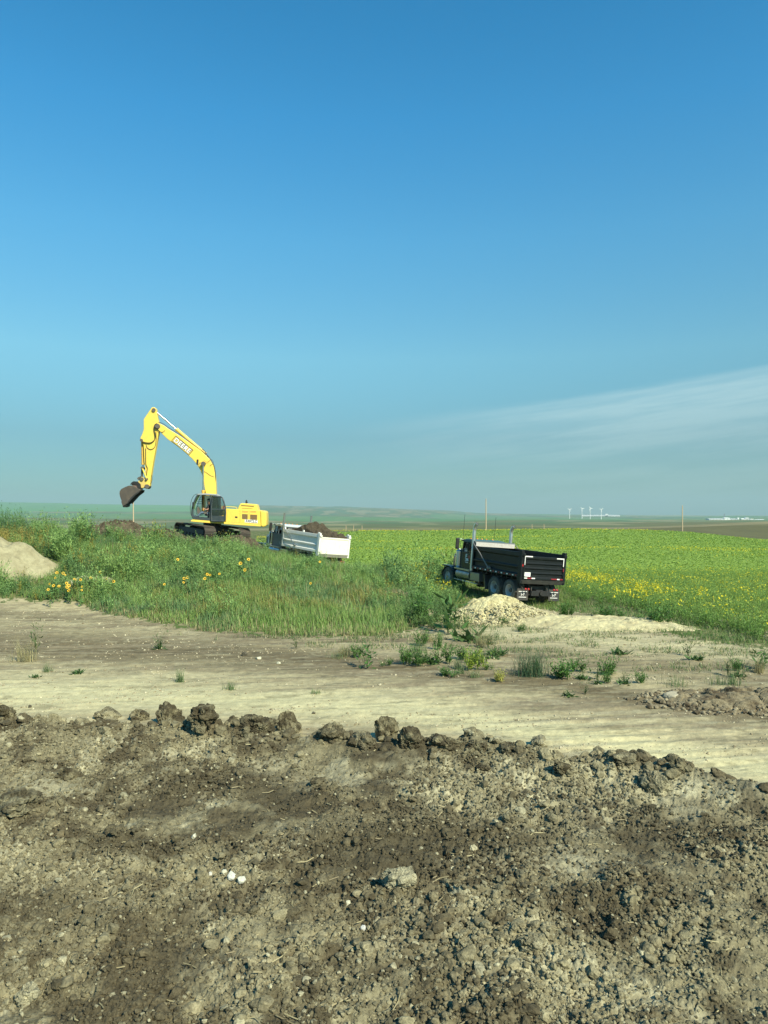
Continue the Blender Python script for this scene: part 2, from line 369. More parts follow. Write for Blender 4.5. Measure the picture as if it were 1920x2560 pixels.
# big crop fields as blocks
bw1, bw2, bid = worley(x/1100+.2*y/2500, y/2300, 73)
blk = (y > 2600) & (bid > .45)
land = np.where(blk[:, None], lerp(land, lerp(c(.09, .21, .07), c(.25, .26, .14), sstep(.75, .9, bid)[:, None]), .7), land)
topg = (gv < 1279) & (gu < 620) & (y > 4500)
land = np.where(topg[:, None], c(.10, .24, .07)*(.9+.2*f2[:, None]), land)
strip = (y > 212) & (y < 420)
land = np.where(strip[:, None], c(.12, .115, .05)*(.8+.5*f2[:, None]), land)
bh = (y > 400) & (y < 640) & (gu > 1450)
land = np.where(bh[:, None], lerp(c(.20, .18, .095), c(.28, .25, .14), (sstep(.45, .7, f2)*.6)[:, None]), land)
e = edge_y(x); nm = 1-sstep(-.15, .25, y-e+.5*(t-.5))
C = lerp(roadc, nearc, nm[:, None]); C = lerp(C, land, sstep(209, 212, y)[:, None])
nrow, ncol = GU.shape
idx = np.arange(nrow*ncol).reshape(nrow, ncol)
Q = np.stack([idx[:-1, :-1], idx[:-1, 1:], idx[1:, 1:], idx[1:, :-1]], -1).reshape(-1, 4)
P3 = np.stack([x, y, Z], 1)
fy = y[Q].mean(1); fx = x[Q].mean(1); fe = fy-edge_y(fx)
def sub_sheet(name, mask, mat):
    q = Q[mask]; us, inv = np.unique(q.ravel(), return_inverse=True)
    me = np_mesh(name, P3[us], quads=inv.reshape(-1, 4), col=C[us], smooth=True, mat=mat)
    return tag(link(name, me), kind='structure')
sub_sheet('dug_up_ground', fe < 0, M_SOIL)
fveg = veg[Q[:, 0]]
sub_sheet('dirt_road', (fe >= 0) & (fy < 212) & ~fveg, M_ROAD)
sub_sheet('ground', (fe >= 0) & (fy < 212) & fveg, M_ROAD)
sub_sheet('prairie_hills', (fe >= 0) & (fy >= 212), M_LAND)
del Q, P3, C, GU, GX, GY, idx
# ------------------------------------------------------------------ clods, heaps, stones
def ico(sub):
    bm = bmesh.new(); bmesh.ops.create_icosphere(bm, subdivisions=sub, radius=1)
    V = np.array([v.co[:] for v in bm.verts]); Fc = np.array([[v.index for v in f.verts] for f in bm.faces]); bm.free(); return V, Fc
ICO = {k: ico(k) for k in (1, 2, 3, 4, 5)}
def clod_verts(sub, seed, amp=.45, squash=.75, cubic=.25):
    V, Fc = ICO[sub]; o = seed*7.31
    n = fbm(V[:, 0]*1.3+o, V[:, 1]*1.3+o, V[:, 2]*1.3, oct=4, seed=seed)
    b = np.abs(vnoise(V[:, 0]*3.1+o, V[:, 1]*3.1, V[:, 2]*3.1+o, seed=seed+3)-.5)*2
    r = 1+amp*(n-.5)*1.7-amp*.24*(1-b)**3
    if sub >= 4:
        b = np.abs(vnoise(V[:, 0]*8+o, V[:, 1]*8, V[:, 2]*8+o, seed=seed+5)-.5)*2
        r = r-amp*.22*(1-b)**2.5+(vnoise(V[:, 0]*17, V[:, 1]*17+o, V[:, 2]*17, seed=seed+8)-.5)*.10
    pr_ = np.random.RandomState(seed+991); nn = pr_.randn(13, 3); nn /= np.linalg.norm(nn, axis=1, keepdims=True); dd = .58+.38*pr_.rand(13)
    cut = np.min(np.where(V @ nn.T > .08, dd/np.maximum(V @ nn.T, .08), 9.), axis=1); r = np.minimum(r, cut*(1+(r-1)*.35)); W_ = V*r[:, None]
    W_[:, 2] *= squash; return W_, Fc
rng = np.random.RandomState(4)
def rot_z(a): return np.array([[math.cos(a), -math.sin(a), 0], [math.sin(a), math.cos(a), 0], [0, 0, 1]])
def scatter(name, pts, size, cols, sub, kinds=10, seed=0, mat=None, amp=.5, squash=(.55, .9)):
    """many small lumps in one mesh; pts Nx3, size N, cols Nx3"""
    r = np.random.RandomState(seed); Vs = []; Fs = []; Cs = []; off = 0
    kid = r.randint(0, kinds, len(pts))
    for k in range(kinds):
        s = np.where(kid == k)[0]
        if not len(s): continue
        V, Fc = clod_verts(sub, seed*31+k, amp=amp, squash=1.)
        a = r.rand(len(s))*6.283; ca, sa = np.cos(a), np.sin(a)
        sx = size[s]*(.7+.6*r.rand(len(s))); sy = size[s]*(.7+.6*r.rand(len(s))); sz = size[s]*(squash[0]+(squash[1]-squash[0])*r.rand(len(s)))
        X = V[None, :, 0]*sx[:, None]; Y = V[None, :, 1]*sy[:, None]; Zz = V[None, :, 2]*sz[:, None]
        tl = (r.rand(len(s))-.5)*1.2
        X, Zz = X*np.cos(tl)[:, None]-Zz*np.sin(tl)[:, None], X*np.sin(tl)[:, None]+Zz*np.cos(tl)[:, None]
        Xr = X*ca[:, None]-Y*sa[:, None]+pts[s, 0][:, None]; Yr = X*sa[:, None]+Y*ca[:, None]+pts[s, 1][:, None]; Zr = Zz+pts[s, 2][:, None]
        Vs.append(np.stack([Xr, Yr, Zr], -1).reshape(-1, 3)); nv = len(V)
        Fs.append((Fc[None]+(np.arange(len(s))*nv)[:, None, None]+off).reshape(-1, 3)); off += nv*len(s)
        Cs.append(np.repeat(cols[s], nv, 0))
    me = np_mesh(name, np.concatenate(Vs), tris=np.concatenate(Fs), col=np.concatenate(Cs), smooth=False, mat=mat or M_CLOD)
    return tag(link(name, me), kind='stuff')
M_CLODB = soil_mat('broken_clod', s1=11, s2=38, lo_=.6, hi_=1.35, bump=.9, dist=.03, s3=3)
M_CLOD = soil_mat('clod_soil', s1=14, s2=60, lo_=.6, hi_=1.35, bump=.5, dist=.012, s3=3)
def soil_cols(n, r, pale=.2):
    k = r.rand(n, 1); base = lerp(DARK*1.05, MIDS*1.15, r.rand(n, 1)); return np.where(k < pale, PALE*(.55+.4*r.rand(n, 1)), base)
def soil_local(x_, y_, r, pale=.05):
    """crumbs have the colour of the soil they broke from"""
    t_ = .55*fbm(x_*1.1, y_*1.1, oct=5, seed=61)+.45*fbm(x_*5, y_*5, oct=4, seed=62)+.10*(r.rand(len(x_))-.5)
    o_ = lerp(DARK, MIDS*1.1, sstep(.36, .60, t_)[:, None]); u_, v_ = uv_of(x_, y_, base_z(x_, y_))
    for (eu, ev, ru, rv, k_) in DAMP: o_ = lerp(o_, DARK*.8, np.clip(np.exp(-(((u_-eu)/ru)**2+((v_-ev)/rv)**2)**1.5)*k_*1.2, 0, .9)[:, None])
    return np.where(r.rand(len(x_), 1) < pale, PALE*(.55+.4*r.rand(len(x_), 1)), o_*(.85+.35*r.rand(len(x_), 1)))
# crumbs on the dug-up soil
n = 110000
yy = 3.2*np.exp(rng.rand(n)*math.log(14/3.2)); xx = (rng.rand(n)*2100-90-960)/F*yy
e = edge_y(xx); k = (yy < e+.35+rng.rand(n)**3*1.5); xx, yy = xx[k], yy[k]
dens = fbm(xx*.8+2, yy*.8, oct=3, seed=77); k = rng.rand(len(xx)) < sstep(.30, .62, dens)*.85+.15; xx, yy = xx[k], yy[k]
zz = gz(xx, yy)
sz = (.007+.016*rng.rand(len(xx))**2.5+.011*(yy/12))*(1+.5*(rng.rand(len(xx)) < .04))
scatter('soil_crumbs', np.stack([xx, yy, zz+sz*.25], 1), sz, soil_local(xx, yy, rng, .06), 1, seed=5)
tagc = bpy.data.objects['soil_crumbs']
n = 6500
yy = 3.2*np.exp(rng.rand(n)*math.log(13.5/3.2)); xx = (rng.rand(n)*2100-90-960)/F*yy
k = yy < edge_y(xx)+.1; xx, yy = xx[k], yy[k]; k = rng.rand(len(xx)) < sstep(.36, .62, fbm(xx*.8+2, yy*.8, oct=3, seed=77)); xx, yy = xx[k], yy[k]
# more of them along the far rim
n = 5200; xr = rng.rand(n)*14-8; yr_ = edge_y(xr)+.15-np.abs(rng.randn(n))*.5
xx = np.r_[xx, xr]; yy = np.r_[yy, yr_]; zz = gz(xx, yy)
sz = .020+.050*rng.rand(len(xx))**2.6; sz[-n:] = .025+.095*rng.rand(n)**2.2
scatter('soil_lumps', np.stack([xx, yy, zz+sz*.2], 1), sz, soil_local(xx, yy, rng, .03), 3, kinds=14, seed=6, amp=.6)
# pebbles and crumbs on the road
n = 26000
yy = 12*np.exp(rng.rand(n)*math.log(34/12)); xx = (rng.rand(n)*2100-90-960)/F*yy
k = (yy > edge_y(xx)+.3) & (rng.rand(n) < sstep(.45, .62, fbm(xx*.5, (yy-.16*xx)*1.6, oct=4, seed=88))+.05); xx, yy = xx[k], yy[k]
sz = .008+.028*rng.rand(len(xx))**4*(yy/16)
scatter('road_crumbs', np.stack([xx, yy, gz(xx, yy)+sz*.2], 1), sz, lerp(c(.22, .18, .11), c(.48, .44, .30), rng.rand(len(xx), 1)), 1, seed=7)
# large clods standing on the rim: (u, v of base, width, height in photo pixels, tone, label)
CL = [(425, 1812, 66, 72, 0, 'tallest dark brown clod at the left of the soil rim'),
 (507, 1815, 76, 62, 0, 'broad brown clod just right of the tallest left rim clod'),
 (268, 1796, 66, 34, .3, 'low flat two-toned clod on the left part of the soil rim'),
 (348, 1800, 50, 36, 0, 'small dark clod left of the tallest left rim clod'),
 (12, 1800, 62, 50, 0, 'dark clod on the soil rim cut by the left edge of the picture'),
 (578, 1815, 44, 28, 0, 'small low brown clod in the gap of the soil rim'),
 (645, 1828, 90, 44, 0, 'wide cracked brown clod leaning on the double rim clod'),
 (720, 1828, 76, 66, 0, 'big double-humped brown clod at the middle left of the rim'),
 (832, 1848, 84, 54, .1, 'broken brown clod pile piece left of the dark hollow'),
 (905, 1865, 66, 46, .2, 'rounded clod in front of the dark hollow in the rim'),
 (968, 1850, 66, 74, 0, 'tall pointed brown clod near the centre of the rim'),
 (1022, 1862, 70, 56, 0, 'sloping dark clod just right of the tall central clod'),
 (1112, 1862, 92, 44, 0, 'wide low dark clod right of centre on the rim'),
 (1190, 1868, 70, 34, 0, 'low crumbly dark clod between centre and the grey peaked clod'),
 (1345, 1868, 58, 50, .6, 'grey peaked clod standing alone on the right rim'),
 (1265, 1878, 56, 26, .1, 'small flat clod left of the grey peaked clod'),
 (1560, 1905, 90, 44, .25, 'crumbled clod cluster piece on the right slope of the rim'),
 (1695, 1918, 62, 44, 0, 'dark brown clod near the right end of the soil rim'),
 (1640, 1975, 80, 56, .45, 'pale grey rounded clod on the right of the dug soil'),
 (1400, 1930, 40, 30, 0, 'small dark round clod below the right rim'),
 (1210, 1925, 44, 24, 0, 'dark brown clod lying in front of the right rim'),
 (45, 2015, 110, 50, .1, 'large undercut dark clod slab at the left edge of the soil'),
 (170, 1945, 60, 34, 0, 'dark angular clod left in the dug soil'),
 (1000, 2215, 70, 44, .8, 'pale tan block of clay low in the middle of the soil'),
 (1330, 2370, 56, 36, .6, 'light flat-faced clod in the lower right soil'),
 (70, 2500, 50, 40, .7, 'pale clod near the lower left corner of the soil'),
 (790, 1965, 34, 26, .1, 'fist-sized rounded clod in the middle of the dug soil')]
for i, (u, v, w, h, tone, lab) in enumerate(CL):
    X, Yd, Zg = ground_at(u, v, 3, 30, 700); s = Yd/F
    if u > 1050 and v < 1930: w *= .75; h *= .66
    elif v < 1880: w *= .92; h *= .95
    V, Fc = clod_verts(5 if w > 55 else 4, 100+i, amp=.8, squash=1., cubic=.3)
    V = V*np.array([w*s*.64, w*s*.56, h*s*.72]); top = V[:, 2].max()
    V = V @ rot_z(rng.rand()*6).T if abs(w-h) < 25 else V
    n3 = fbm(V[:, 0]*9+i, V[:, 1]*9, V[:, 2]*9, oct=3, seed=i)
    col = lerp(DARK*.95, MIDS*1.05, sstep(.4, .65, n3)[:, None]); col = lerp(col, PALE*1.1, np.clip(tone*(.5+n3), 0, 1)[:, None])
    Vs_, Fs_, Cs_ = [V], [Fc], [col]; off_ = len(V); nr_ = np.random.RandomState(400+i)
    for q_ in range(16 if w > 40 else 8):      # nodules baked onto its flanks
        vi = nr_.randint(len(V)); p_ = V[vi]*np.array([.88, .88, .80]); p_[2] = min(p_[2], h*s*.35)
        Vn, Fn = clod_verts(3, 500+i*20+q_, amp=.6, squash=1.); Vn = Vn*(min(w, h*1.4)*s*(.09+.16*nr_.rand()))*np.array([1.1, 1, .85])+p_
        Vs_.append(Vn); Fs_.append(Fn+off_); off_ += len(Vn); Cs_.append(np.tile(col[vi]*(.8+.4*nr_.rand()), (len(Vn), 1)))
    V = np.concatenate(Vs_); Fc = np.concatenate(Fs_); col = np.concatenate(Cs_)
    me = np_mesh('soil_clod', V, tris=Fc, col=col*.92, smooth=False, mat=M_CLODB)
    tag(link('soil_clod', me, loc=(X, Yd, Zg+h*s*.85-top)), lab, 'clod', 'large clods in the dug-up soil')
M_STONE = soil_mat('pale_stone', s1=9, s2=50, lo_=.85, hi_=1.08, bump=.3, dist=.01)
ST = [(525, 2190, 12, 11, 1.7, 'small white stone left of the broken white lump'), (580, 2200, 26, 20, 1.7, 'largest piece of the broken white lump in the soil'),
 (604, 2212, 20, 16, 1.6, 'right piece of the broken white lump in the soil'), (560, 2192, 15, 14, 1.5, 'small left piece of the broken white lump in the soil'), (485, 2100, 14, 14, 1.5, 'tiny white stone above the white lumps'),
 (1682, 1752, 46, 26, .95, 'round pale boulder beside the road at the rubble heap'), (1735, 1740, 30, 14, 1.2, 'flat pale stone right of the round roadside boulder'),
 (75, 1770, 9, 8, .22, 'single dark pebble lying on the road at far left'), (785, 1785, 9, 7, .3, 'single brown pebble on the road behind the rim'), (647, 1648, 16, 8, 1.4, 'small white stone on the dark road strip'),
 (697, 1660, 12, 7, 1.4, 'tiny white stone on the dark road strip'), (612, 1640, 14, 12, .25, 'small dark stone on the dark road strip'), (870, 2260, 14, 12, 1.4, 'tiny white stone in the lower middle soil'), (908, 2325, 13, 13, 1.8, 'round white pebble in the lower middle soil')]
for i, (u, v, w, h, br, lab) in enumerate(ST):
    X, Yd, Zg = ground_at(u, v, 3, 40, 900); s = Yd/F
    V, Fc = clod_verts(4, 300+i, amp=.35, squash=1., cubic=.35); V = V*np.array([w*s*.55, w*s*.5, h*s*.6])
    me = np_mesh('stone', V, tris=Fc, col=np.tile(c(.38, .35, .25)*br, (len(V), 1)).clip(0, .5), smooth=True, mat=M_STONE)
    tag(link('stone', me, loc=(X, Yd, Zg+h*s*.3)), lab, 'stone', 'loose stones')
# heaps
def heap(name, label, X, Yd, rx, ry, h, col1, col2, seed, lump=.10, ang=0., pw=1.3, sink=.25, n=(150, 90), mat=None, base=None):
    a = np.linspace(0, 2*math.pi, n[0], endpoint=False); r = np.linspace(0, 1, n[1])**.85
    A, Rr = np.meshgrid(a, r); wob = 1+.35*(fbm(np.cos(A)*1.4+seed, np.sin(A)*1.4, oct=3, seed=seed)-.5)*2
    lx = np.cos(A)*Rr*rx*wob; ly = np.sin(A)*Rr*ry*wob; ca, sa = math.cos(ang), math.sin(ang)
    wx = X+lx*ca-ly*sa; wy = Yd+lx*sa+ly*ca
    prof = np.cos(np.clip(Rr, 0, 1)*math.pi/2)**pw
    nz = fbm(wx*.9+seed, wy*.9, oct=3, seed=seed+1)
    b1, b2, id_ = worley(wx*3.2, wy*3.2, seed+2); b3, b4, id2 = worley(wx*8, wy*8, seed+3)
    z = h*prof*(.72+.56*nz)+lump*(id_*np.sqrt(np.clip(1-(b1*1.2)**2, 0, 1))+.4*id2*np.sqrt(np.clip(1-(b3*1.2)**2, 0, 1)))*np.minimum(1, prof*4)
    z = z+base_z(wx, wy)-sink*(1-prof)**2+.02
    V = np.stack([wx, wy, z], -1).reshape(-1, 3); ii = np.arange(n[0]*n[1]).reshape(n[1], n[0]); jj = np.roll(ii, -1, 1)
    q = np.stack([ii[:-1], jj[:-1], jj[1:], ii[1:]], -1).reshape(-1, 4)[:, ::-1]
    cc = lerp(c(*col1), c(*col2), sstep(.35, .65, fbm(wx*2.2, wy*2.2, oct=4, seed=seed+7)).reshape(-1, 1))
    V[:, 0] -= X; V[:, 1] -= Yd; z0 = float(base_z(np.array([X]), np.array([Yd]))[0]); V[:, 2] -= z0
    me = np_mesh(name, V, quads=q[:, ::-1] if False else q, col=cc, smooth=False, mat=mat or M_CLOD)
    return tag(link(name, me, loc=(X, Yd, z0)), label, 'heap')
SAND1, SAND2, BR1, BR2 = (.50, .46, .255), (.39, .345, .185), (.064, .052, .034), (.112, .093, .060)
heap('dirt_heap', 'pale tan earth heap in front of the black dump truck', 4.85, 31.6, 2.15, 1.7, .86, SAND1, SAND2, 201, lump=.12, n=(260, 150))
heap('dirt_apron', 'low spread of pale earth running right from the tan heap', 8.2, 30.0, 5.2, 2.3, .24, (.48, .44, .255), (.38, .34, .20), 221, lump=.07, ang=-.15, n=(240, 110), mat=M_ROAD)
heap('dirt_heap', 'smooth pale sand heap at the left edge of the picture', -22.6, 41.0, 4.6, 2.6, 1.95, (.33, .305, .185), (.27, .245, .145), 231, lump=.05, pw=1.1, n=(200, 110), mat=M_ROAD)
heap('spoil_heap', 'dark brown spoil heap behind the weeds under the bucket', -18.0, 50.5, 3.0, 1.6, .95, BR1, BR2, 241, lump=.3)
heap('spoil_heap', 'low dark spoil ridge left of the excavator tracks', -15.2, 49.6, 2.6, 1.4, .62, BR1, BR2, 251, lump=.25)
heap('spoil_heap', 'brown spoil bank between the excavator and the white truck', -9.5, 49.2, 2.1, 1.1, .5, BR1, BR2, 261, lump=.28)
heap('rubble_heap', 'low brown clod rubble heap on the right side of the road', 8.8, 17.1, 2.9, 1.25, .13, (.095, .075, .045), (.20, .17, .105), 271, lump=.13, ang=-.1, n=(260, 130))
heap('clay_bank', 'broken grey clay bank behind the left sunflowers', -15.6, 38.6, 1.8, .5, .28, (.40, .37, .26), (.24, .22, .14), 281, lump=.13)
heap('clay_bank', 'cracked tan clay patch in the weeds left of the tan heap', 1.9, 31.8, 1.0, .8, .22, (.36, .30, .20), (.24, .20, .13), 283, lump=.12)
heap('clay_bank', 'bare reddish clay patch among the weeds before the canola', .9, 36.2, 1.4, .9, .25, (.32, .23, .16), (.22, .17, .10), 285, lump=.12)
def ring(nn, X, Yd, rx, ry, h, smin, smax, col1, col2, name, seed):
    r = np.random.RandomState(seed); a = r.rand(nn)*6.283; q = np.sqrt(r.rand(nn))*1.02; x_ = X+np.cos(a)*q*rx; y_ = Yd+np.sin(a)*q*ry
    z_ = base_z(x_, y_)+h*np.cos(np.minimum(q, 1)*math.pi/2)**1.3*.9; s_ = smin+(smax-smin)*r.rand(nn)**2
    scatter(name, np.stack([x_, y_, z_+s_*.1], 1), s_, lerp(c(*col1), c(*col2), r.rand(nn, 1)), 2, seed=seed)
ring(3600, 4.95, 31.4, 2.9, 2.1, .80, .012, .085, SAND1, (.34, .30, .19), 'earth_clods', 301)
ring(1500, 8.8, 17.1, 3.1, 1.35, .15, .015, .085, (.09, .072, .045), (.27, .235, .15), 'rubble_clods', 303)
ring(300, -16.5, 50.2, 4.4, 1.6, .8, .05, .22, BR1, BR2, 'spoil_clods', 305)
# straw and root bits
def sticks(name, n, y0, y1, r, col1, col2, ln=(.04, .22), th=.004, lift=.02):
    yy = y0*np.exp(r.rand(n)*math.log(y1/y0)); xx = (r.rand(n)*2050-65-960)/F*yy; zz = gz(xx, yy)+lift*r.rand(n)
    a = r.rand(n)*6.283; L = ln[0]+(ln[1]-ln[0])*r.rand(n)**3; dx, dy = np.cos(a)*L, np.sin(a)*L; dz = (r.rand(n)-.3)*L*.5; w = th*(.6+yy/10)
    P = np.stack([xx, yy, zz], 1); D = np.stack([dx, dy, dz], 1); Wd = np.stack([-np.sin(a)*w, np.cos(a)*w, w*.0], 1); U = np.stack([w*0, w*0, w], 1)
    bend = (r.rand(n)-.5)[:, None]*Wd/w[:, None]*L[:, None]*.5
    rows = []
    for t_, b_ in ((0, 0), (.5, 1), (1, 0)):
        ctr = P+D*t_+bend*b_
        rows += [ctr-Wd, ctr+U*1.4, ctr+Wd]
    V = np.stack(rows, 1); q = []
    for s_ in range(2):
        for k_ in range(3): q.append([s_*3+k_, s_*3+(k_+1) % 3, s_*3+3+(k_+1) % 3, s_*3+3+k_])
    q = (np.array(q)[None]+(np.arange(n)*9)[:, None, None]).reshape(-1, 4)
    cc = np.repeat(lerp(c(*col1), c(*col2), r.rand(n, 1)), 9, 0)
    return tag(link(name, np_mesh(name, V.reshape(-1, 3), quads=q, col=cc, mat=M_LEAF)), kind='stuff')
sticks('straw', 520, 3.3, 11, np.random.RandomState(8), (.45, .40, .22), (.25, .21, .12))
# ------------------------------------------------------------------ vegetation
def strips(P, A, L, Wd, bend, col, tipcol=None, segs=2, up=1.0):
    """blades: root P, heading angle A, length L, width Wd, bend 0..1 -> verts, quads, tris, cols"""
    n = len(P); ca, sa = np.cos(A), np.sin(A); rows = []; cs = []
    fa = A+1.57+.0; wx, wy = np.cos(fa), np.sin(fa)
    tip = col if tipcol is None else tipcol
    for s_ in range(segs+1):
        t_ = s_/segs; out = bend*L*t_**1.7; h = L*t_*up*(1-.35*bend*t_)
        ctr = P+np.stack([ca*out, sa*out, h], 1); w = Wd*(1-t_*.92)*.5
        cc = lerp(col, tip, t_)
        if s_ < segs:
            o = np.stack([wx*w, wy*w, w*0], 1); rows += [ctr-o, ctr+o]; cs += [cc, cc]
        else: rows.append(ctr); cs.append(cc)
    k = 2*segs+1; V = np.stack(rows, 1).reshape(-1, 3); C_ = np.stack(cs, 1).reshape(-1, 3); b = (np.arange(n)*k)[:, None]
    q = np.concatenate([b+np.array([[2*s_, 2*s_+1, 2*s_+3, 2*s_+2]]) for s_ in range(segs-1)], 0) if segs > 1 else None
    t3 = b+np.array([[2*segs-2, 2*segs-1, 2*segs]]); return V, q, t3, C_
def rand_dir_quads(P, r, ln, wd, tiltlo=.1, tiltup=1.2, col=None):
    """leaflets: diamond quads pointing out and up from P"""
    n = len(P); a = r.rand(n)*6.283; e_ = tiltlo+(tiltup-tiltlo)*r.rand(n)
    D = np.stack([np.cos(a)*np.cos(e_), np.sin(a)*np.cos(e_), np.sin(e_)], 1)
    t_ = a+1.57; roll = (r.rand(n)-.5)*2; Sd = np.stack([np.cos(t_), np.sin(t_), roll], 1); Sd /= np.linalg.norm(Sd, axis=1, keepdims=True)
    ln = np.broadcast_to(ln, (n,))[:, None]; wd = np.broadcast_to(wd, (n,))[:, None]
    V = np.stack([P, P+D*ln*.45-Sd*wd*.5, P+D*ln, P+D*ln*.45+Sd*wd*.5], 1).reshape(-1, 3)
    q = np.arange(n*4).reshape(-1, 4); return V, q, np.repeat(col, 4, 0)
class Acc:
    def __init__(s): s.V = []; s.Q = []; s.T = []; s.C = []; s.n = 0
    def add(s, V, q, t_, C_):
        if q is not None: s.Q.append(q+s.n)
        if t_ is not None: s.T.append(t_+s.n)
        s.V.append(V); s.C.append(C_); s.n += len(V)
    def obj(s, name, mat=None):
        me = np_mesh(name, np.concatenate(s.V), quads=np.concatenate(s.Q) if s.Q else None, tris=np.concatenate(s.T) if s.T else None, col=np.concatenate(s.C), mat=mat or M_LEAF)
        return link(name, me)
def proto_forb(seed, nb=6, nl=13, spread=.28, ll=.13, lw=.035, bushy=.5):
    r = np.random.RandomState(seed); P = []; 
    for b_ in range(nb):
        a = r.rand()*6.28; sp = spread*(.3+r.rand()*.9); h = .6+.4*r.rand()
        t_ = np.sort(.12+.88*r.rand(nl)); x_ = np.cos(a)*sp*t_**.8; y_ = np.sin(a)*sp*t_**.8
        P.append(np.stack([x_, y_, h*t_], 1)+r.randn(nl, 3)*np.array([.02, .02, .01]))
    P = np.concatenate(P); k = 1-.55*P[:, 2]
    V, q, C_ = rand_dir_quads(P, r, ll*k*(.7+.6*r.rand(len(P))), lw*k, .1, 1.35, col=np.ones((len(P), 3))*(.75+.5*r.rand(len(P), 1)))
    V[:, 2] = np.maximum(V[:, 2], 0)
    # thin stems
    Vs, q2, t2_, C2 = strips(np.zeros((nb, 3)), r.rand(nb)*6.28, np.full(nb, .75), np.full(nb, .018), np.full(nb, .3), np.ones((nb, 3))*.8)
    q = np.concatenate([q, q2+len(V)]); T = t2_+len(V); return np.concatenate([V, Vs]), q, T, np.concatenate([C_, C2])
def instance(acc, protos, P, H, Wsc, cols, r):
    kid = r.randint(0, len(protos), len(P))
    for k in range(len(protos)):
        s_ = np.where(kid == k)[0]
        if not len(s_): continue
        V, q, T, C_ = protos[k]; a = r.rand(len(s_))*6.283; ca, sa = np.cos(a)[:, None], np.sin(a)[:, None]
        X = V[None, :, 0]*Wsc[s_][:, None]; Y = V[None, :, 1]*Wsc[s_][:, None]; Zz = V[None, :, 2]*H[s_][:, None]
        VV = np.stack([X*ca-Y*sa+P[s_, 0][:, None], X*sa+Y*ca+P[s_, 1][:, None], Zz+P[s_, 2][:, None]], -1).reshape(-1, 3)
        o = (np.arange(len(s_))*len(V))[:, None, None]
        acc.add(VV, (q[None]+o).reshape(-1, 4), (T[None]+o).reshape(-1, 3) if T is not None else None, (C_[None]*cols[s_][:, None, :]).reshape(-1, 3))
FORB = [proto_forb(500+i, nb=7, nl=13, spread=.24+.02*i, ll=.15, lw=.042) for i in range(9)]
def sample(n, r, x0, x1, y0, y1, poly, jit=10):
    x_ = x0+(x1-x0)*r.rand(n); y_ = y0+(y1-y0)*r.rand(n); z_ = base_z(x_, y_); u, v = uv_of(x_, y_, z_)
    j = jit*2*(fbm(x_*1.2, y_*1.2, oct=3, seed=91)-.5)*2
    k = in_poly(u+j, v+j*.6, poly); return x_[k], y_[k], z_[k], u[k], v[k]
vr = np.random.RandomState(12)
G1, G2, G3, G4 = c(.135, .25, .075), c(.225, .35, .105), c(.105, .205, .095), c(.20, .20, .07)
BARE = [([(790, 1410), (860, 1425), (880, 1450), (830, 1470), (800, 1445)], .5), ([(820, 1490), (900, 1495), (940, 1545), (900, 1550), (830, 1520)], .75), ([(1010, 1525), (1090, 1530), (1100, 1575), (1020, 1575)], .85), ([(980, 1455), (1020, 1460), (1020, 1490), (985, 1485)], .7)]
WP = [(-700, 1500), (0, 1500), (120, 1498), (180, 1500), (250, 1530), (500, 1574), (700, 1588), (960, 1592), (1040, 1570), (1100, 1535), (1140, 1500), (1160, 1470), (1150, 1440), (1080, 1432), (1010, 1412), (940, 1398), (900, 1395), (870, 1385), (700, 1330), (-700, 1290)]
def bare_keep(u, v, r):
    p = np.ones(len(u))
    for poly, k_ in BARE: p = np.where(in_poly(u, v, poly), 1-k_, p)
    return r.rand(len(u)) < p
acc = Acc()
# tall bushy weeds over the bank
x_, y_, z_, u_, v_ = sample(21000, vr, -32, 8, 30, 48.5, WP)
cl = fbm(x_*.55, y_*.7, oct=3, seed=92); fn = fbm(x_*1.7, y_*1.7, oct=3, seed=93)
near = sstep(33, 38, y_-.0*x_)
keep = (vr.rand(len(x_)) < np.clip(.14+near*(.8+1.1*(cl-.35)), 0, 1)) & bare_keep(u_, v_, vr)
# sand heap and clay stay clear
keep &= ~((((x_+22.6)/4.6)**2+((y_-41)/2.6)**2 < 1.0) | (((x_+15.6)/1.9)**2+((y_-38.5)/.8)**2 < 1) | (((x_-5)/3.1)**2+((y_-31.5)/2.0)**2 < 1))
cwx = x_+.5*vnoise(x_*2, y_*2, seed=7); cb1, cb2, cid = worley(cwx*.85, y_*.62, 111); dome = np.clip(1.15-cb1*1.25, 0, 1); keep &= vr.rand(len(x_)) < .30+.9*dome
cid = cid[keep]; dome = dome[keep]
x_, y_, z_, cl, fn, u_ = x_[keep], y_[keep], z_[keep], cl[keep], fn[keep], u_[keep]
H = (.45+.75*vr.rand(len(x_))**1.4)*(.75+.6*sstep(.35, .7, fn))*lerp(.75, 1.1, sstep(36, 46, y_)); H = H*np.where((u_ > 600) & (u_ < 960), .72, 1)*np.where((y_ > 41) & (u_ > 230) & (u_ < 960), np.where((u_ > 350) & (u_ < 640), .80, .64), 1)*(.7+.5*sstep(.4, .6, fbm(x_*.7+5, y_*.7, oct=2, seed=103)))
H = H*(.45+.75*dome)*(.75+.5*cid); col = lerp(G3, G1, .6*cid[:, None]+.4*vr.rand(len(x_), 1))*(.8+.4*cid[:, None]); col = lerp(col, G2, sstep(.40, .62, cl)[:, None]); col = lerp(col, G2*1.2, (sstep(.5, .7, fn)*.6)[:, None])
yel = (vr.rand(len(x_)) < .025*(1+5*(fbm(x_*.4+9, y_*.4, oct=2, seed=94) > .6))); col = np.where(yel[:, None], c(.34, .30, .06), col)
P = np.stack([x_, y_, z_-.03], 1); instance(acc, FORB, P, H, H*1.05, col, vr)
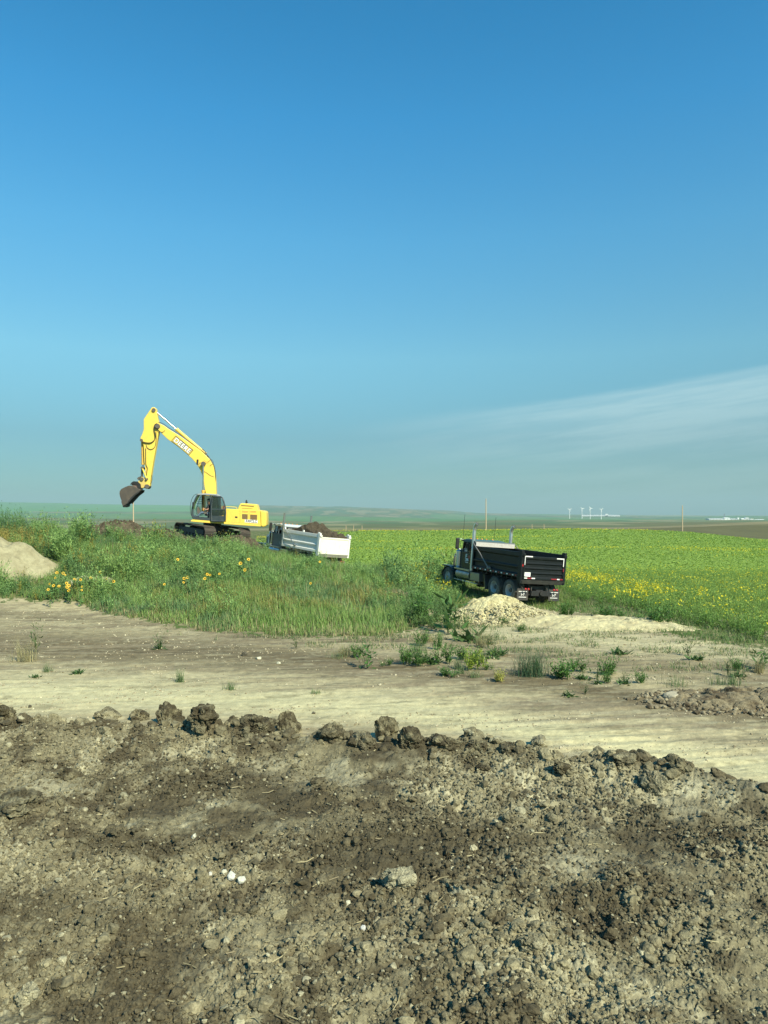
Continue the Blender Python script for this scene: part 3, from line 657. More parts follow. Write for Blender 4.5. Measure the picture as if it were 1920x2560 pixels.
nq = 420; xq = .2+3.4*vr.rand(nq); yq = 28.5+8*vr.rand(nq); kq = (xq < 3.3-.0*yq) & (vr.rand(nq) < sstep(.42, .55, fbm(xq*1.1, yq*.9, oct=2, seed=120))); xq, yq = xq[kq], yq[kq]; nq = len(xq); instance(acc, FORB, np.stack([xq, yq, base_z(xq, yq)-.03], 1), .35+.5*vr.rand(nq), .6+.3*vr.rand(nq), lerp(c(.09, .17, .06), c(.18, .28, .08), vr.rand(nq, 1)), vr)
# the taller shrubby clump at the far left
nq = 60; xq = -25.2+vr.randn(nq)*1.1; yq = 46+vr.rand(nq)*2; xq = np.minimum(xq, -23.4); instance(acc, FORB, np.stack([xq, yq, base_z(xq, yq)], 1), 1.3+.9*vr.rand(nq), 1.0+.3*vr.rand(nq), lerp(G3, G1, vr.rand(nq, 1)), vr)
nq = 140; xq = -23.2+vr.randn(nq)*1.2; yq = 43.5+vr.rand(nq)*3; instance(acc, FORB, np.stack([xq, yq, base_z(xq, yq)], 1), .6+.5*vr.rand(nq), .6+.3*vr.rand(nq), c(.42, .36, .10)*(.7+.5*vr.rand(nq, 1)), vr)
tag(acc.obj('tall_weeds'), kind='stuff')
print('weeds', acc.n, len(P))
# grass in front of and between them
acc = Acc()
x_, y_, z_, u_, v_ = sample(230000, vr, -32, 8, 27, 46, WP)
fr = fbm(x_*.8, y_*.9, oct=3, seed=95); keep = bare_keep(u_, v_, vr) & (vr.rand(len(x_)) < np.where(y_ < 37, .95, .28)*(.35+1.1*sstep(.3, .55, fr)))
keep &= ~((((x_+22.6)/4.6)**2+((y_-41)/2.6)**2 < 1.0) | (((x_+15.6)/1.9)**2+((y_-38.5)/.8)**2 < 1) | (((x_-5)/3.0)**2+((y_-31.5)/1.9)**2 < 1))
dryv = None; leftlow = (u_ < 190) & (v_ > 1455); keep &= ~leftlow | (vr.rand(len(x_)) < .35)
x_, y_, z_, u_, v_, fr = x_[keep], y_[keep], z_[keep], u_[keep], v_[keep], fr[keep]; n = len(x_)
edge_d = np.clip((v_-np.interp(u_, [0, 250, 500, 700, 960, 1040, 1100], [1500, 1530, 1574, 1588, 1592, 1570, 1535]))/-30, 0, 1)
L = (.22+.40*vr.rand(n))*(.55+.55*edge_d)
blue = sstep(.5, .68, fbm(x_*.3+4, y_*.5, oct=2, seed=96))[:, None]
col = lerp(c(.14, .24, .062), c(.225, .33, .09), vr.rand(n, 1)); col = lerp(col, c(.11, .20, .09), blue*.8)
olive = (((v_ > 1470) & (v_ < 1545) & (u_ > 380) & (u_ < 1000)) & (vr.rand(n) < .55*sstep(.42, .55, fr)))
col = np.where(olive[:, None], c(.24, .235, .07)*(.8+.4*vr.rand(n, 1)), col)
dry = vr.rand(n) < .10+.5*(1-edge_d)**2; col = np.where(dry[:, None], c(.33, .30, .15)*(.6+.6*vr.rand(n, 1)), col)
V, q, T, C_ = strips(np.stack([x_, y_, z_-.02], 1), vr.rand(n)*6.283, L, .018+.022*vr.rand(n), .15+.45*vr.rand(n), col, col*1.25)
acc.add(V, q, T, C_); tag(acc.obj('grass'), kind='stuff'); print('grass', n)
# straggling growth on the verges and on bare ground
acc = Acc()
V1 = [(440, 1575), (760, 1588), (1060, 1575), (1160, 1560), (1420, 1545), (1560, 1560), (1720, 1600), (1920, 1625), (2100, 1640), (2100, 1665), (1860, 1680), (1400, 1665), (1250, 1640), (900, 1640), (700, 1605), (440, 1590)]
x_, y_, z_, u_, v_ = sample(110000, vr, -10, 18, 18, 33, V1, 14)
ft = fbm(x_*.9+3, y_*1.3, oct=3, seed=97); keep = vr.rand(len(x_)) < sstep(.47, .62, ft)*.75+.012
x_, y_, z_ = x_[keep], y_[keep], z_[keep]; n = len(x_); z_ = gz(x_, y_)
col = lerp(c(.10, .17, .055), c(.36, .33, .18), (vr.rand(n, 1) < .42)*1.)*(.75+.5*vr.rand(n, 1))
V, q, T, C_ = strips(np.stack([x_, y_, z_-.01], 1), vr.rand(n)*6.283, .06+.20*vr.rand(n)**1.6, .012+.016*vr.rand(n), .4+.6*vr.rand(n), col)
acc.add(V, q, T, C_)
VR = [(1400, 1490), (1450, 1500), (1600, 1525), (1760, 1560), (1920, 1600), (2300, 1660), (2300, 1690), (1920, 1628), (1740, 1602), (1590, 1566), (1430, 1533), (1330, 1525), (1290, 1505)]
x_, y_, z_, u_, v_ = sample(60000, vr, 5, 26, 24, 42, VR, 8)
keep = vr.rand(len(x_)) < .35+.9*sstep(.42, .6, fbm(x_*.8, y_*.8, oct=3, seed=98)); x_, y_, z_ = x_[keep], y_[keep], z_[keep]; n = len(x_)
col = lerp(c(.10, .19, .05), c(.16, .23, .07), vr.rand(n, 1)); col = np.where(vr.rand(n, 1) < .2, c(.34, .30, .17), col)
V, q, T, C_ = strips(np.stack([x_, y_, z_-.02], 1), vr.rand(n)*6.283, .08+.22*vr.rand(n), .018+.02*vr.rand(n), .3+.5*vr.rand(n), col)
acc.add(V, q, T, C_)
TR = [(1085, 1440), (1160, 1455), (1440, 1470), (1440, 1515), (1390, 1530), (1300, 1512), (1180, 1520), (1090, 1530)]
x_, y_, z_, u_, v_ = sample(26000, vr, 1, 14, 31, 48, TR, 6); keep = ((((x_-5)/3.0)**2+((y_-31.6)/2.0)**2) > 1); x_, y_, z_, u_ = x_[keep], y_[keep], z_[keep], u_[keep]; n = len(x_)
col = lerp(c(.13, .22, .05), c(.22, .32, .08), vr.rand(n, 1)); col = np.where(vr.rand(n, 1) < .2, c(.36, .32, .17), col)
V, q, T, C_ = strips(np.stack([x_, y_, z_-.02], 1), vr.rand(n)*6.283, .10+.20*vr.rand(n), .018+.02*vr.rand(n), .2+.5*vr.rand(n), col)
acc.add(V, q, T, C_)
q_ = np.where(vr.rand(n) < .05)[0]; lx2 = (x_[q_]-6.85)*-.4147+(y_[q_]-37.1)*.91; ly2 = (x_[q_]-6.85)*-.91+(y_[q_]-37.1)*-.4147; q_ = q_[~((lx2 > -1.5) & (lx2 < 6.3) & (np.abs(ly2) < 1.3))]
instance(acc, FORB, np.stack([x_[q_], y_[q_], z_[q_]-.02], 1), (.25+.35*vr.rand(len(q_)))*np.where(u_[q_] < 1200, .7, 1), .4+.2*vr.rand(len(q_)), lerp(c(.12, .22, .05), c(.22, .30, .07), vr.rand(len(q_), 1)), vr)
tag(acc.obj('verge_grass'), kind='stuff')
# canola
CP = [(870, 1384), (905, 1388), (960, 1400), (1060, 1425), (1110, 1440), (1200, 1440), (1330, 1440), (1400, 1475), (1440, 1500), (1600, 1530), (1750, 1565), (1920, 1605), (2600, 1700), (2600, 1345), (1920, 1352), (1700, 1330), (700, 1331), (700, 1345), (800, 1370)]
acc = Acc(); fl = Acc()
CAN = [proto_forb(600+i, nb=5, nl=8, spread=.22, ll=.17, lw=.05) for i in range(6)]
x_, y_, z_, u_, v_ = sample(30000, vr, -6, 46, 25.5, 62, CP, 6)
lx_ = (x_-6.85)*-.4147+(y_-37.1)*.91; ly_ = (x_-6.85)*-.91+(y_-37.1)*-.4147; inside = (lx_ > -1.8) & (lx_ < 6.3) & (np.abs(ly_) < 1.35)      # the truck stands here
front = np.abs(v_-np.interp(u_, [905, 1060, 1440, 1600, 1750, 1920, 2600], [1388, 1425, 1500, 1530, 1565, 1605, 1700]))
keep = (vr.rand(len(x_)) < .8) & ~inside; x_, y_, z_, u_, v_, front = x_[keep], y_[keep], z_[keep], u_[keep], v_[keep], front[keep]
H = .5+.3*vr.rand(len(x_)); H = H*np.where(u_ < 1200, .75, 1)
col = lerp(c(.19, .31, .065), c(.25, .37, .085), vr.rand(len(x_), 1)); col = lerp(col, c(.09, .20, .045), (sstep(30, 8, front)*.5)[:, None])
instance(acc, CAN, np.stack([x_, y_, z_-.02], 1), H, H*1.1, col, vr); print('canola near', len(x_))
# flowers: densest a few metres inside the edge
def flowers(x_, y_, z_, s_, r, col):
    n = len(x_); P = np.stack([x_, y_, z_], 1)
    for k_ in range(2):
        V, q, C_ = rand_dir_quads(P+(r.rand(n, 3)-.5)*s_[:, None]*.6-np.array([0, 0, .3])*s_[:, None], r, s_, s_*.9, .0, 1.3, col=col); fl.add(V, q, None, C_)
pat = fbm(x_*.35, y_*.25, oct=3, seed=99); band = np.exp(-((front-26)/22)**2)
p = np.clip(.04+band*1.1*sstep(.48, .66, pat), 0, 1); k = np.where(vr.rand(len(x_)) < p)[0]
k = np.repeat(k, 1+vr.randint(0, 4, len(k))); hh = H[k]*(.85+.3*vr.rand(len(k)))
flowers(x_[k]+vr.randn(len(k))*.16, y_[k]+vr.randn(len(k))*.16, z_[k]+hh, .05+.045*vr.rand(len(k)), vr, c(.72, .62, .03)*(.85+.3*vr.rand(len(k), 1)))
k = vr.randint(0, len(x_), 6000); flowers(x_[k]+vr.randn(len(k))*.2, y_[k]+vr.randn(len(k))*.2, z_[k]+H[k]*.95, .03+.03*vr.rand(len(k)), vr, c(.60, .60, .05)*(.8+.4*vr.rand(len(k), 1)))
# flowers in the weeds near the truck's nose and along the edge on the left
x2, y2, z2, u2, v2 = sample(5200, vr, -6, 6, 30, 60, [(900, 1385), (1000, 1398), (1110, 1415), (1130, 1500), (1060, 1500), (960, 1430), (905, 1400)], 4)
k = vr.rand(len(x2)) < .55; flowers(x2[k], y2[k], z2[k]+.45+.3*vr.rand(k.sum()), .05+.04*vr.rand(k.sum()), vr, c(.70, .62, .03)*(.85+.3*vr.rand(k.sum(), 1)))
# beyond 60 m: taller clumps, still real leaves
n = 150000; yy = 60*np.exp(vr.rand(n)*math.log(211/60)); xx = (vr.rand(n)*1750+640-960)/F*yy*1.0
zz = base_z(xx, yy); u2, v2 = uv_of(xx, yy, zz); k = v2 > 1346-.075*(u2-660)-8*(u2 > 920); xx, yy, zz = xx[k], yy[k], zz[k]; n = len(xx); cp = fbm(xx*.03, yy*.06, oct=4, seed=66)
col = lerp(c(.20, .31, .058), c(.24, .345, .066), cp[:, None])*(.96+.10*vr.rand(n, 1)); s_ = .045+.0008*yy
V, q, C_ = rand_dir_quads(np.stack([xx, yy, zz+.16*vr.rand(n)], 1), vr, s_*1.8, s_*1.2, -.05, .35, col=col); acc.add(V, q, None, C_)
tag(acc.obj('canola_crop'), kind='stuff')
# streaks of bloom
n = 60000; yy = 62*np.exp(vr.rand(n)*math.log(210/62)); xx = (vr.rand(n)*1750+640-960)/F*yy; zz = base_z(xx, yy); u2, v2 = uv_of(xx, yy, zz+.25)
sk = fbm(xx*.016+2, yy*.085, oct=4, seed=101); p = .55*sstep(.58, .72, sk)*sstep(1400, 1365, v2)*sstep(.4, .6, fbm(xx*.1, yy*.1, oct=3, seed=102))+.35*((v2 < 1329) & (u2 > 700) & (u2 < 1620))*sstep(.48, .6, sk)+.012
k = (vr.rand(n) < p) & (v2 > 1338-.075*(u2-660)-8*(u2 > 920)); flowers(xx[k], yy[k], zz[k]+.22+.1*vr.rand(k.sum()), .03+.0008*yy[k], vr, c(.62, .58, .04)*(.8+.4*vr.rand(k.sum(), 1)))
tag(fl.obj('canola_flowers'), kind='stuff')
# single plants on the road and the bare earth: (u, v base, width px, height px, kind, label)
SP = [(62, 1655, 90, 70, 'dry', 'clump of dry grass and seedy stems at the left roadside'), (90, 1630, 60, 72, 'stalk', 'tall thin green weed behind the dry grass at left'),
 (118, 1680, 40, 26, 'grass', 'small grass tuft right of the dry left clump'), (400, 1622, 42, 50, 'stalk', 'spindly weed on the road below the left grass'),
 (398, 1622, 36, 22, 'leafy', 'low leafy weed at the foot of the spindly road weed'), (450, 1706, 30, 42, 'grass', 'thin upright grass tuft on the pale road'),
 (575, 1724, 46, 26, 'grass', 'flat spreading grass tuft on the pale road'), (790, 1734, 44, 14, 'grass', 'low green grass tuft right of centre on the pale road'),
 (88, 1694, 30, 10, 'leafy', 'flat little weed at far left on the pale road'), (195, 1683, 44, 10, 'leafy', 'flat dark weed left of centre on the pale road'),
 (918, 1672, 50, 62, 'broad', 'broad-leaved weed standing at the right of the dark strip'), (862, 1640, 46, 36, 'dry', 'dry bent tuft left of the broad-leaved weed'),
 (740, 1622, 42, 34, 'stalk', 'thin dark weed on the verge below the grass'), (1010, 1662, 60, 50, 'forb', 'round green weed left in the roadside row'),
 (1052, 1665, 60, 46, 'forb', 'light green weed second in the roadside row'), (1110, 1660, 60, 60, 'forb', 'dark green weed third in the roadside row'),
 (1185, 1675, 74, 50, 'yellow', 'yellow-green bushy weed in the roadside row'), (1247, 1706, 44, 32, 'pale', 'small pale yellow weed in front of the roadside row'),
 (1330, 1690, 120, 78, 'blue', 'large blue-green grassy weed clump on the bare earth'), (1400, 1698, 90, 46, 'forb', 'bushy green weed at the right of the large blue-green clump'),
 (1440, 1680, 60, 36, 'forb', 'small weed trailing right of the large blue-green clump'), (1463, 1738, 36, 30, 'stalk', 'thin weed right of the roadside row nearest the road'),
 (1420, 1740, 40, 16, 'leafy', 'flat leafy weed below the large blue-green clump'), (1560, 1710, 44, 38, 'leafy', 'low leafy weed on the right bare earth'),
 (1600, 1708, 40, 36, 'forb', 'small upright weed beside the low leafy one at right'), (1720, 1640, 50, 44, 'stalk', 'thin dark weed on the right below the field edge'),
 (1690, 1716, 120, 40, 'grass', 'spread of thin grass above the round boulder'), (1820, 1690, 44, 60, 'stalk', 'tall wiry weed near the right rubble heap'),
 (1900, 1672, 50, 40, 'broad', 'green weed at the right edge of the bare earth'), (1800, 1712, 90, 34, 'grass', 'thin grass patch before the right rubble heap'),
 (1548, 1636, 60, 20, 'leafy', 'low weed left on the pale earth apron'), (1740, 1650, 50, 20, 'leafy', 'flat weed right on the pale earth apron'),
 (1195, 1547, 36, 26, 'forb', 'small weed on the left foot of the tan heap'), (1262, 1562, 30, 22, 'forb', 'round green weed at the middle foot of the tan heap'),
 (1300, 1580, 28, 22, 'forb', 'round green weed low on the tan heap foot'), (1412, 1543, 60, 40, 'forb', 'bushy weed at the right end of the tan heap'),
 (1120, 1585, 100, 86, 'broad', 'large dark leafy weed at the left foot of the tan heap'), (1060, 1560, 90, 80, 'forb', 'dense green bush weed left of the large leafy one'),
 (1170, 1600, 110, 30, 'leafy', 'low spreading weed below the tan heap'), (1650, 1562, 100, 50, 'forb', 'bushy weed on the field edge at right'),
 (1530, 1545, 80, 36, 'forb', 'low bush weed on the field edge right of the truck')]
def plant(u, v, w, h, kind, lab, i):
    X, Yd, Zg = ground_at(u, v, 12, 48, 1400); s = Yd/F; r = np.random.RandomState(700+i); a = Acc(); Wm, Hm = w*s, h*s
    cb = {'dry': c(.36, .33, .17), 'stalk': c(.09, .14, .05), 'grass': c(.13, .20, .08), 'leafy': c(.08, .15, .045), 'broad': c(.07, .15, .04), 'forb': c(.085, .18, .04), 'yellow': c(.24, .32, .05), 'pale': c(.38, .38, .10), 'blue': c(.085, .155, .075)}[kind]
    if kind in ('dry', 'grass', 'blue'):
        n = {'dry': 160, 'grass': 70, 'blue': 420}[kind]; P = np.stack([r.randn(n)*Wm*.13, r.randn(n)*Wm*.11, np.zeros(n)], 1)
        col = cb*(.65+.7*r.rand(n, 1)); col = np.where(r.rand(n, 1) < .12, c(.33, .30, .16), col)
        V, q, T, C_ = strips(P, r.rand(n)*6.283, Hm*(.35+.65*r.rand(n)), np.full(n, .011), .2+.5*r.rand(n), col); a.add(V, q, T, C_)
        if kind != 'blue': V, q, T, C_ = strips(P[:6], r.rand(6)*6.283, Hm*(.8+.3*r.rand(6)), np.full(6, .009), np.full(6, .12), np.tile(cb, (6, 1))); a.add(V, q, T, C_)
    elif kind == 'stalk':
        n = 7; V, q, T, C_ = strips(np.zeros((n, 3)), r.rand(n)*6.283, Hm*(.6+.4*r.rand(n)), np.full(n, .014), .15+.35*r.rand(n), np.tile(cb, (n, 1))); a.add(V, q, T, C_)
        p_ = proto_forb(800+i, nb=5, nl=9, spread=.35, ll=.2, lw=.05); instance(a, [p_], np.zeros((1, 3)), np.array([Hm]), np.array([Wm*1.1]), cb[None], r)
    elif kind in ('broad', 'leafy'):
        n = 34; z0 = r.rand(n)*Hm*.8*(kind == 'broad'); P = np.stack([r.randn(n)*Wm*.12, r.randn(n)*Wm*.12, z0], 1)
        V, q, C_ = rand_dir_quads(P, r, Wm*(.22+.2*r.rand(n)), Wm*.10, .1, .9, col=cb*(.7+.6*r.rand(n, 1))); a.add(V, q, None, C_)
        V, q, T, C_ = strips(np.zeros((5, 3)), r.rand(5)*6.283, np.full(5, max(Hm*.9, .05)), np.full(5, .014), np.full(5, .2), np.tile(cb, (5, 1))); a.add(V, q, T, C_)
        p_ = proto_forb(800+i, nb=6, nl=11, spread=.45, ll=.15, lw=.05); instance(a, [p_], np.zeros((1, 3)), np.array([Hm]), np.array([Wm]), cb[None], r)
    else:
        for j in range(5):
            p_ = proto_forb(800+i*7+j, nb=7, nl=13, spread=.36, ll=.20, lw=.06)
            instance(a, [p_], np.array([[r.randn()*Wm*.12, r.randn()*Wm*.09, 0]]), np.array([Hm*(.7+.35*r.rand())]), np.array([Wm*.75]), cb[None]*(.8+.4*r.rand()), r)
    o = a.obj('roadside_weed'); o.location = (X, Yd, Zg-.01); tag(o, lab, 'weed', 'single weeds on bare ground')
SP = [(u, v, w*1.25, h*1.25, k, l) for u, v, w, h, k, l in SP]
for i, a_ in enumerate(SP): plant(*a_, i)
tr_ = random.Random(5); TL = 'small green weed in the ragged line of weeds along the verge'
for i in range(34):
    u_ = tr_.uniform(820, 1900) if i < 22 else tr_.uniform(960, 1260); v_ = (1655+(u_-1000)*.05 if i < 22 else 1625)+tr_.uniform(-26, 34)
    plant(u_, v_, tr_.uniform(36, 90), tr_.uniform(22, 58), tr_.choice(['forb', 'forb', 'grass', 'leafy', 'dry', 'stalk']), TL, 60+i)
# sunflowers: (u, v of head centre, head width px, group)
M_PETAL = paint('petal', (.85, .52, .02), .6, dirt=0, var=.08); M_DISC = paint('flower_disc', (.035, .018, .008), .9, dirt=0); M_STEM = paint('stem', (.10, .19, .05), .7, dirt=0); M_LFS = paint('sunflower_leaf', (.075, .16, .035), .65, dirt=0)
def q8(X, Y): return X/4.1475, 1240+Y/4.1475
def q9(X, Y): return X/1.728, 1400+Y/1.728
def q4(X, Y): return 400+X/2.37, 1350+Y/2.37
SF = [q8(*p)+('a',) for p in [(590, 797), (655, 800), (672, 820), (575, 850), (515, 912), (555, 930), (612, 935), (690, 905), (695, 945), (715, 930), (715, 978), (770, 862), (787, 868), (835, 868), (850, 940), (848, 975), (500, 970)]]
SF += [q8(*p)+('b',) for p in [(942, 850), (1040, 790), (1108, 855), (1178, 885)]]
SF += [q9(*p)+(g,) for p, g in [((795, 80), 'c'), ((793, 97), 'c'), ((810, 75), 'c'), ((885, 80), 'd'), ((895, 62), 'd'), ((908, 65), 'd'), ((948, 60), 'e'), ((710, 105), 'f'), ((1342, 101), 'g'), ((1058, 43), 'h'), ((1040, 14), 'h'), ((1382, 8), 'i')]]
SF += [q4(*p)+(g,) for p, g in [((475, 138), 'j'), ((525, 115), 'k'), ((105, 115), 'l')]]
SL = {'a': 'yellow sunflower in the dense clump at the left road edge', 'b': 'yellow sunflower standing loose just right of the dense left clump', 'c': 'yellow sunflower in the left of two tight groups amid the weeds',
 'd': 'yellow sunflower in the right of two tight groups amid the weeds', 'e': 'lone yellow sunflower just right of the right tight group', 'f': 'lone yellow sunflower left of the two tight groups',
 'g': 'small yellow sunflower in the weeds below the white truck', 'h': 'yellow sunflower of the pair high in the weeds at centre', 'i': 'yellow sunflower just under the tailgate of the white truck',
 'j': 'yellow sunflower high in the weeds behind the excavator end', 'k': 'small yellow sunflower nearest the white truck side', 'l': 'small yellow sunflower highest in the weeds below the excavator tracks'}
def fan(n, r0, r1, w, z, cup=.15):
    V = []; Fq = []
    for i in range(n):
        a = i/n*6.283+random.random()*.15
        for rr, da, zz_ in ((r0, 0, 0), ((r0+r1)/2, w, cup*.4), (r1, 0, cup), ((r0+r1)/2, -w, cup*.4)):
            V.append((rr*math.cos(a+da), rr*math.sin(a+da), z+zz_*r1))
        Fq.append((4*i, 4*i+1, 4*i+2, 4*i+3))
    return V, Fq
random.seed(3)
def pmesh(name, V, Fc, mat, smooth=False):
    me = bpy.data.meshes.new(name); me.from_pydata([tuple(v) for v in V], [], [tuple(f) for f in Fc]); me.materials.append(mat)
    if smooth: me.polygons.foreach_set('use_smooth', [True]*len(me.polygons))
    me.update(); return me
Vp, Fp = fan(15, .25, 1., .2, 0); me_petal = pmesh('petals', Vp, Fp, M_PETAL)
Vd, Fd = ICO[2]; me_disc = pmesh('disc', Vd*np.array([.42, .42, .16])+np.array([0, 0, .03]), Fd, M_DISC, True)
for i, (u, v, g) in enumerate(SF):
    hgt = {'a': .75, 'b': .7}.get(g, .95)*(.85+.3*random.random())
    best = None
    for yd in np.arange(31, 48, .1):
        X = (u-960)/F*yd; zg = float(gz([X], [yd])[0]); e_ = abs((CZ-(v-HV)/F*yd)-(zg+hgt))
        if best is None or e_ < best[0]: best = (e_, X, yd, zg)
    _, X, yd, zg = best; X0 = X+random.uniform(-.12, .12)
    hz = CZ-(v-HV)/F*yd-zg
    if hz < .25: hz = .25
    root = empty('sunflower', SL[g], 'sunflower', 'yellow sunflowers among the weeds', Matrix.Translation((X0, yd, zg)))
    V, q, T, C_ = strips(np.zeros((1, 3)), np.array([0.]), np.array([hz]), np.array([.03]), np.array([0.]), np.ones((1, 3)))
    pts = [(0, 0, 0), ((X-X0)*.3, 0, hz*.5), (X-X0, 0, hz)]; Vt = []; Ft = []
    for k_, p_ in enumerate(pts):
        for j in range(5): Vt.append((p_[0]+.014*math.cos(j*1.2566), p_[1]+.014*math.sin(j*1.2566), p_[2]))
    for k_ in range(2):
        for j in range(5): Ft.append((k_*5+j, k_*5+(j+1) % 5, k_*5+5+(j+1) % 5, k_*5+5+j))
    link('stem', pmesh('stem', Vt, Ft, M_STEM, True), root)
    lr = np.random.RandomState(900+i); nl_ = 14; Pl = np.stack([np.full(nl_, (X-X0)*.4), np.zeros(nl_), hz*(.08+.8*lr.rand(nl_))], 1)
    Vl, ql, _c = rand_dir_quads(Pl, lr, .17*(.7+.5*lr.rand(nl_)), .09, -.2, .8, col=np.ones((nl_, 3)))
    link('leaf_crown', np_mesh('leaf_crown', Vl, quads=ql, mat=M_LFS), root)
    hs = .082*(.7+.5*random.random())
    hd = link('flower_head', me_petal, root); hd.location = (X-X0, 0, hz); hd.scale = (hs,)*3
    aim = Vector((.35+random.uniform(-.9, .9), -1, .35+random.uniform(-.3, .6))); hd.rotation_euler = aim.to_track_quat('Z', 'Y').to_euler()
    link('seed_disc', me_disc, hd)
# ------------------------------------------------------------------ mesh builder
class MB:
    def __init__(s): s.v = []; s.f = []; s.sm = []; s.mi = []; s.m = 0
    def add(s, V, Fc, smooth=False):
        o = len(s.v); s.v += [tuple(p) for p in V]; s.f += [tuple(i+o for i in f) for f in Fc]; s.sm += [smooth]*len(Fc); s.mi += [s.m]*len(Fc); return s
    def box(s, x0, x1, y0, y1, z0, z1, M=None):
        V = [Vector((a, b, c_)) for a in (x0, x1) for b in (y0, y1) for c_ in (z0, z1)]
        if M is not None: V = [M @ p for p in V]
        return s.add(V, [(0, 1, 3, 2), (4, 6, 7, 5), (0, 4, 5, 1), (2, 3, 7, 6), (0, 2, 6, 4), (1, 5, 7, 3)])
    def prism(s, prof, y0, y1, ins=0):
        """profile of (x, z) points extruded along y"""
        n = len(prof); ar = sum(prof[i][0]*prof[(i+1) % n][1]-prof[(i+1) % n][0]*prof[i][1] for i in range(n))
        if ar < 0: prof = prof[::-1]
        V = [(p[0], y0, p[1]) for p in prof]+[(p[0], y1, p[1]) for p in prof]
        return s.add(V, [tuple(range(n)), tuple(range(2*n-1, n-1, -1))]+[(i, n+i, n+(i+1) % n, (i+1) % n) for i in range(n)])
    def cyl(s, p0, p1, r, r1=None, n=16, caps=True):
        p0, p1 = Vector(p0), Vector(p1); d = (p1-p0).normalized(); q = d.to_track_quat('Z', 'Y'); r1 = r if r1 is None else r1
        V = [p0+q @ Vector((r*math.cos(i/n*6.28318), r*math.sin(i/n*6.28318), 0)) for i in range(n)]+[p1+q @ Vector((r1*math.cos(i/n*6.28318), r1*math.sin(i/n*6.28318), 0)) for i in range(n)]
        s.add(V, [(i, (i+1) % n, n+(i+1) % n, n+i) for i in range(n)], True)
        if caps: s.add(V[:n], [tuple(range(n-1, -1, -1))]); s.add(V[n:], [tuple(range(n))])
        return s
    def tube(s, pts, r, n=7, caps=True):
        pts = [Vector(p) for p in pts]; V = []; Fc = []; ref = None
        rs = r if isinstance(r, (list, tuple)) else [r]*len(pts)
        for i, p in enumerate(pts):
            d = (pts[min(i+1, len(pts)-1)]-pts[max(i-1, 0)]).normalized()
            if ref is None: ref = Vector((0, 1, 0)) if abs(d.y) < .9 else Vector((1, 0, 0))
            a = (ref-d*ref.dot(d)).normalized(); b = d.cross(a); ref = a
            V += [p+(a*math.cos(j/n*6.28318)+b*math.sin(j/n*6.28318))*rs[i] for j in range(n)]
        for i in range(len(pts)-1):
            Fc += [(i*n+j, i*n+(j+1) % n, (i+1)*n+(j+1) % n, (i+1)*n+j) for j in range(n)]
        s.add(V, Fc, True)
        if caps: s.add(V[:n], [tuple(range(n-1, -1, -1))]); s.add(V[-n:], [tuple(range(n))])
        return s
    def lathe(s, prof, M, n=28, a0=0., a1=6.28318):
        """profile of (radius, height) turned about local z, placed by M"""
        full = abs(a1-a0) > 6.28; k = len(prof); m = n if full else n+1; V = []
        for i in range(m):
            a = a0+(a1-a0)*i/n
            V += [M @ Vector((r*math.cos(a), r*math.sin(a), h)) for r, h in prof]
        Fc = [(i*k+j, ((i+1) % m)*k+j, ((i+1) % m)*k+j+1, i*k+j+1) for i in range(n) for j in range(k-1)]
        return s.add(V, Fc, True)
    def build(s, name, mats, parent=None, bevel=0, seg=2):
        me = bpy.data.meshes.new(name); me.from_pydata(s.v, [], s.f); mats = mats if isinstance(mats, (list, tuple)) else [mats]
        for m in mats: me.materials.append(m)
        me.polygons.foreach_set('use_smooth', s.sm); me.polygons.foreach_set('material_index', s.mi); me.update()
        o = link(name, me, parent)
        if bevel:
            b = o.modifiers.new('bevel', 'BEVEL'); b.width = bevel; b.segments = seg; b.limit_method = 'ANGLE'; b.angle_limit = R(40)
        return o
def smooth_path(pts, k=8):
    pts = [Vector(p) for p in pts]; P = [pts[0]*2-pts[1]]+pts+[pts[-1]*2-pts[-2]]; out = []
    for i in range(1, len(P)-2):
        for j in range(k):
            t_ = j/k; a, b, c_, d = P[i-1], P[i], P[i+1], P[i+2]
            out.append(.5*((2*b)+(c_-a)*t_+(2*a-5*b+4*c_-d)*t_*t_+(3*b-a-3*c_+d)*t_**3))
    out.append(pts[-1]); return out
def text_mesh(name, body, size, mat, M, parent, bold=0., ext=.004, spacing=1.):
    cu = bpy.data.curves.new('t', 'FONT'); cu.body = body; cu.size = size; cu.offset = bold; cu.extrude = ext; cu.align_x = 'CENTER'; cu.align_y = 'CENTER'; cu.space_character = spacing; cu.resolution_u = 3
    to = bpy.data.objects.new('t', cu); COL.objects.link(to); bpy.context.view_layer.update()
    me = bpy.data.meshes.new_from_object(to.evaluated_get(bpy.context.evaluated_depsgraph_get())); me.name = name
    bpy.data.objects.remove(to); me.materials.clear(); me.materials.append(mat); me.transform(M)
    return link(name, me, parent)
def view_tilt(yaw, tilt, P, pitch=0.):
    return Matrix.Translation(P) @ Matrix.Rotation(R(tilt), 4, 'Y') @ Matrix.Rotation(R(yaw), 4, 'Z') @ Matrix.Rotation(R(-pitch), 4, 'Y')
M_RUB = paint('rubber', (.035, .034, .030), .85, dirt=1., dirtcol=(.33, .29, .21), scale=2.5)
M_CHR = paint('chrome', (.62, .64, .64), .16, 1., dirt=.18)
M_ALU = paint('polished_aluminium', (.74, .75, .75), .28, 1., dirt=.25)
M_STL = paint('dirty_steel', (.13, .12, .105), .6, .5, dirt=.6, bump=.3)
M_BLK = paint('black_metal', (.014, .015, .016), .5, dirt=.1)
M_WHT = paint('white_sheet', (.80, .80, .76), .5, dirt=.05)
M_RED = paint('red_tape', (.30, .02, .03), .4, dirt=.1)
M_LENS = paint('red_lens', (.42, .02, .02), .2, dirt=.1)
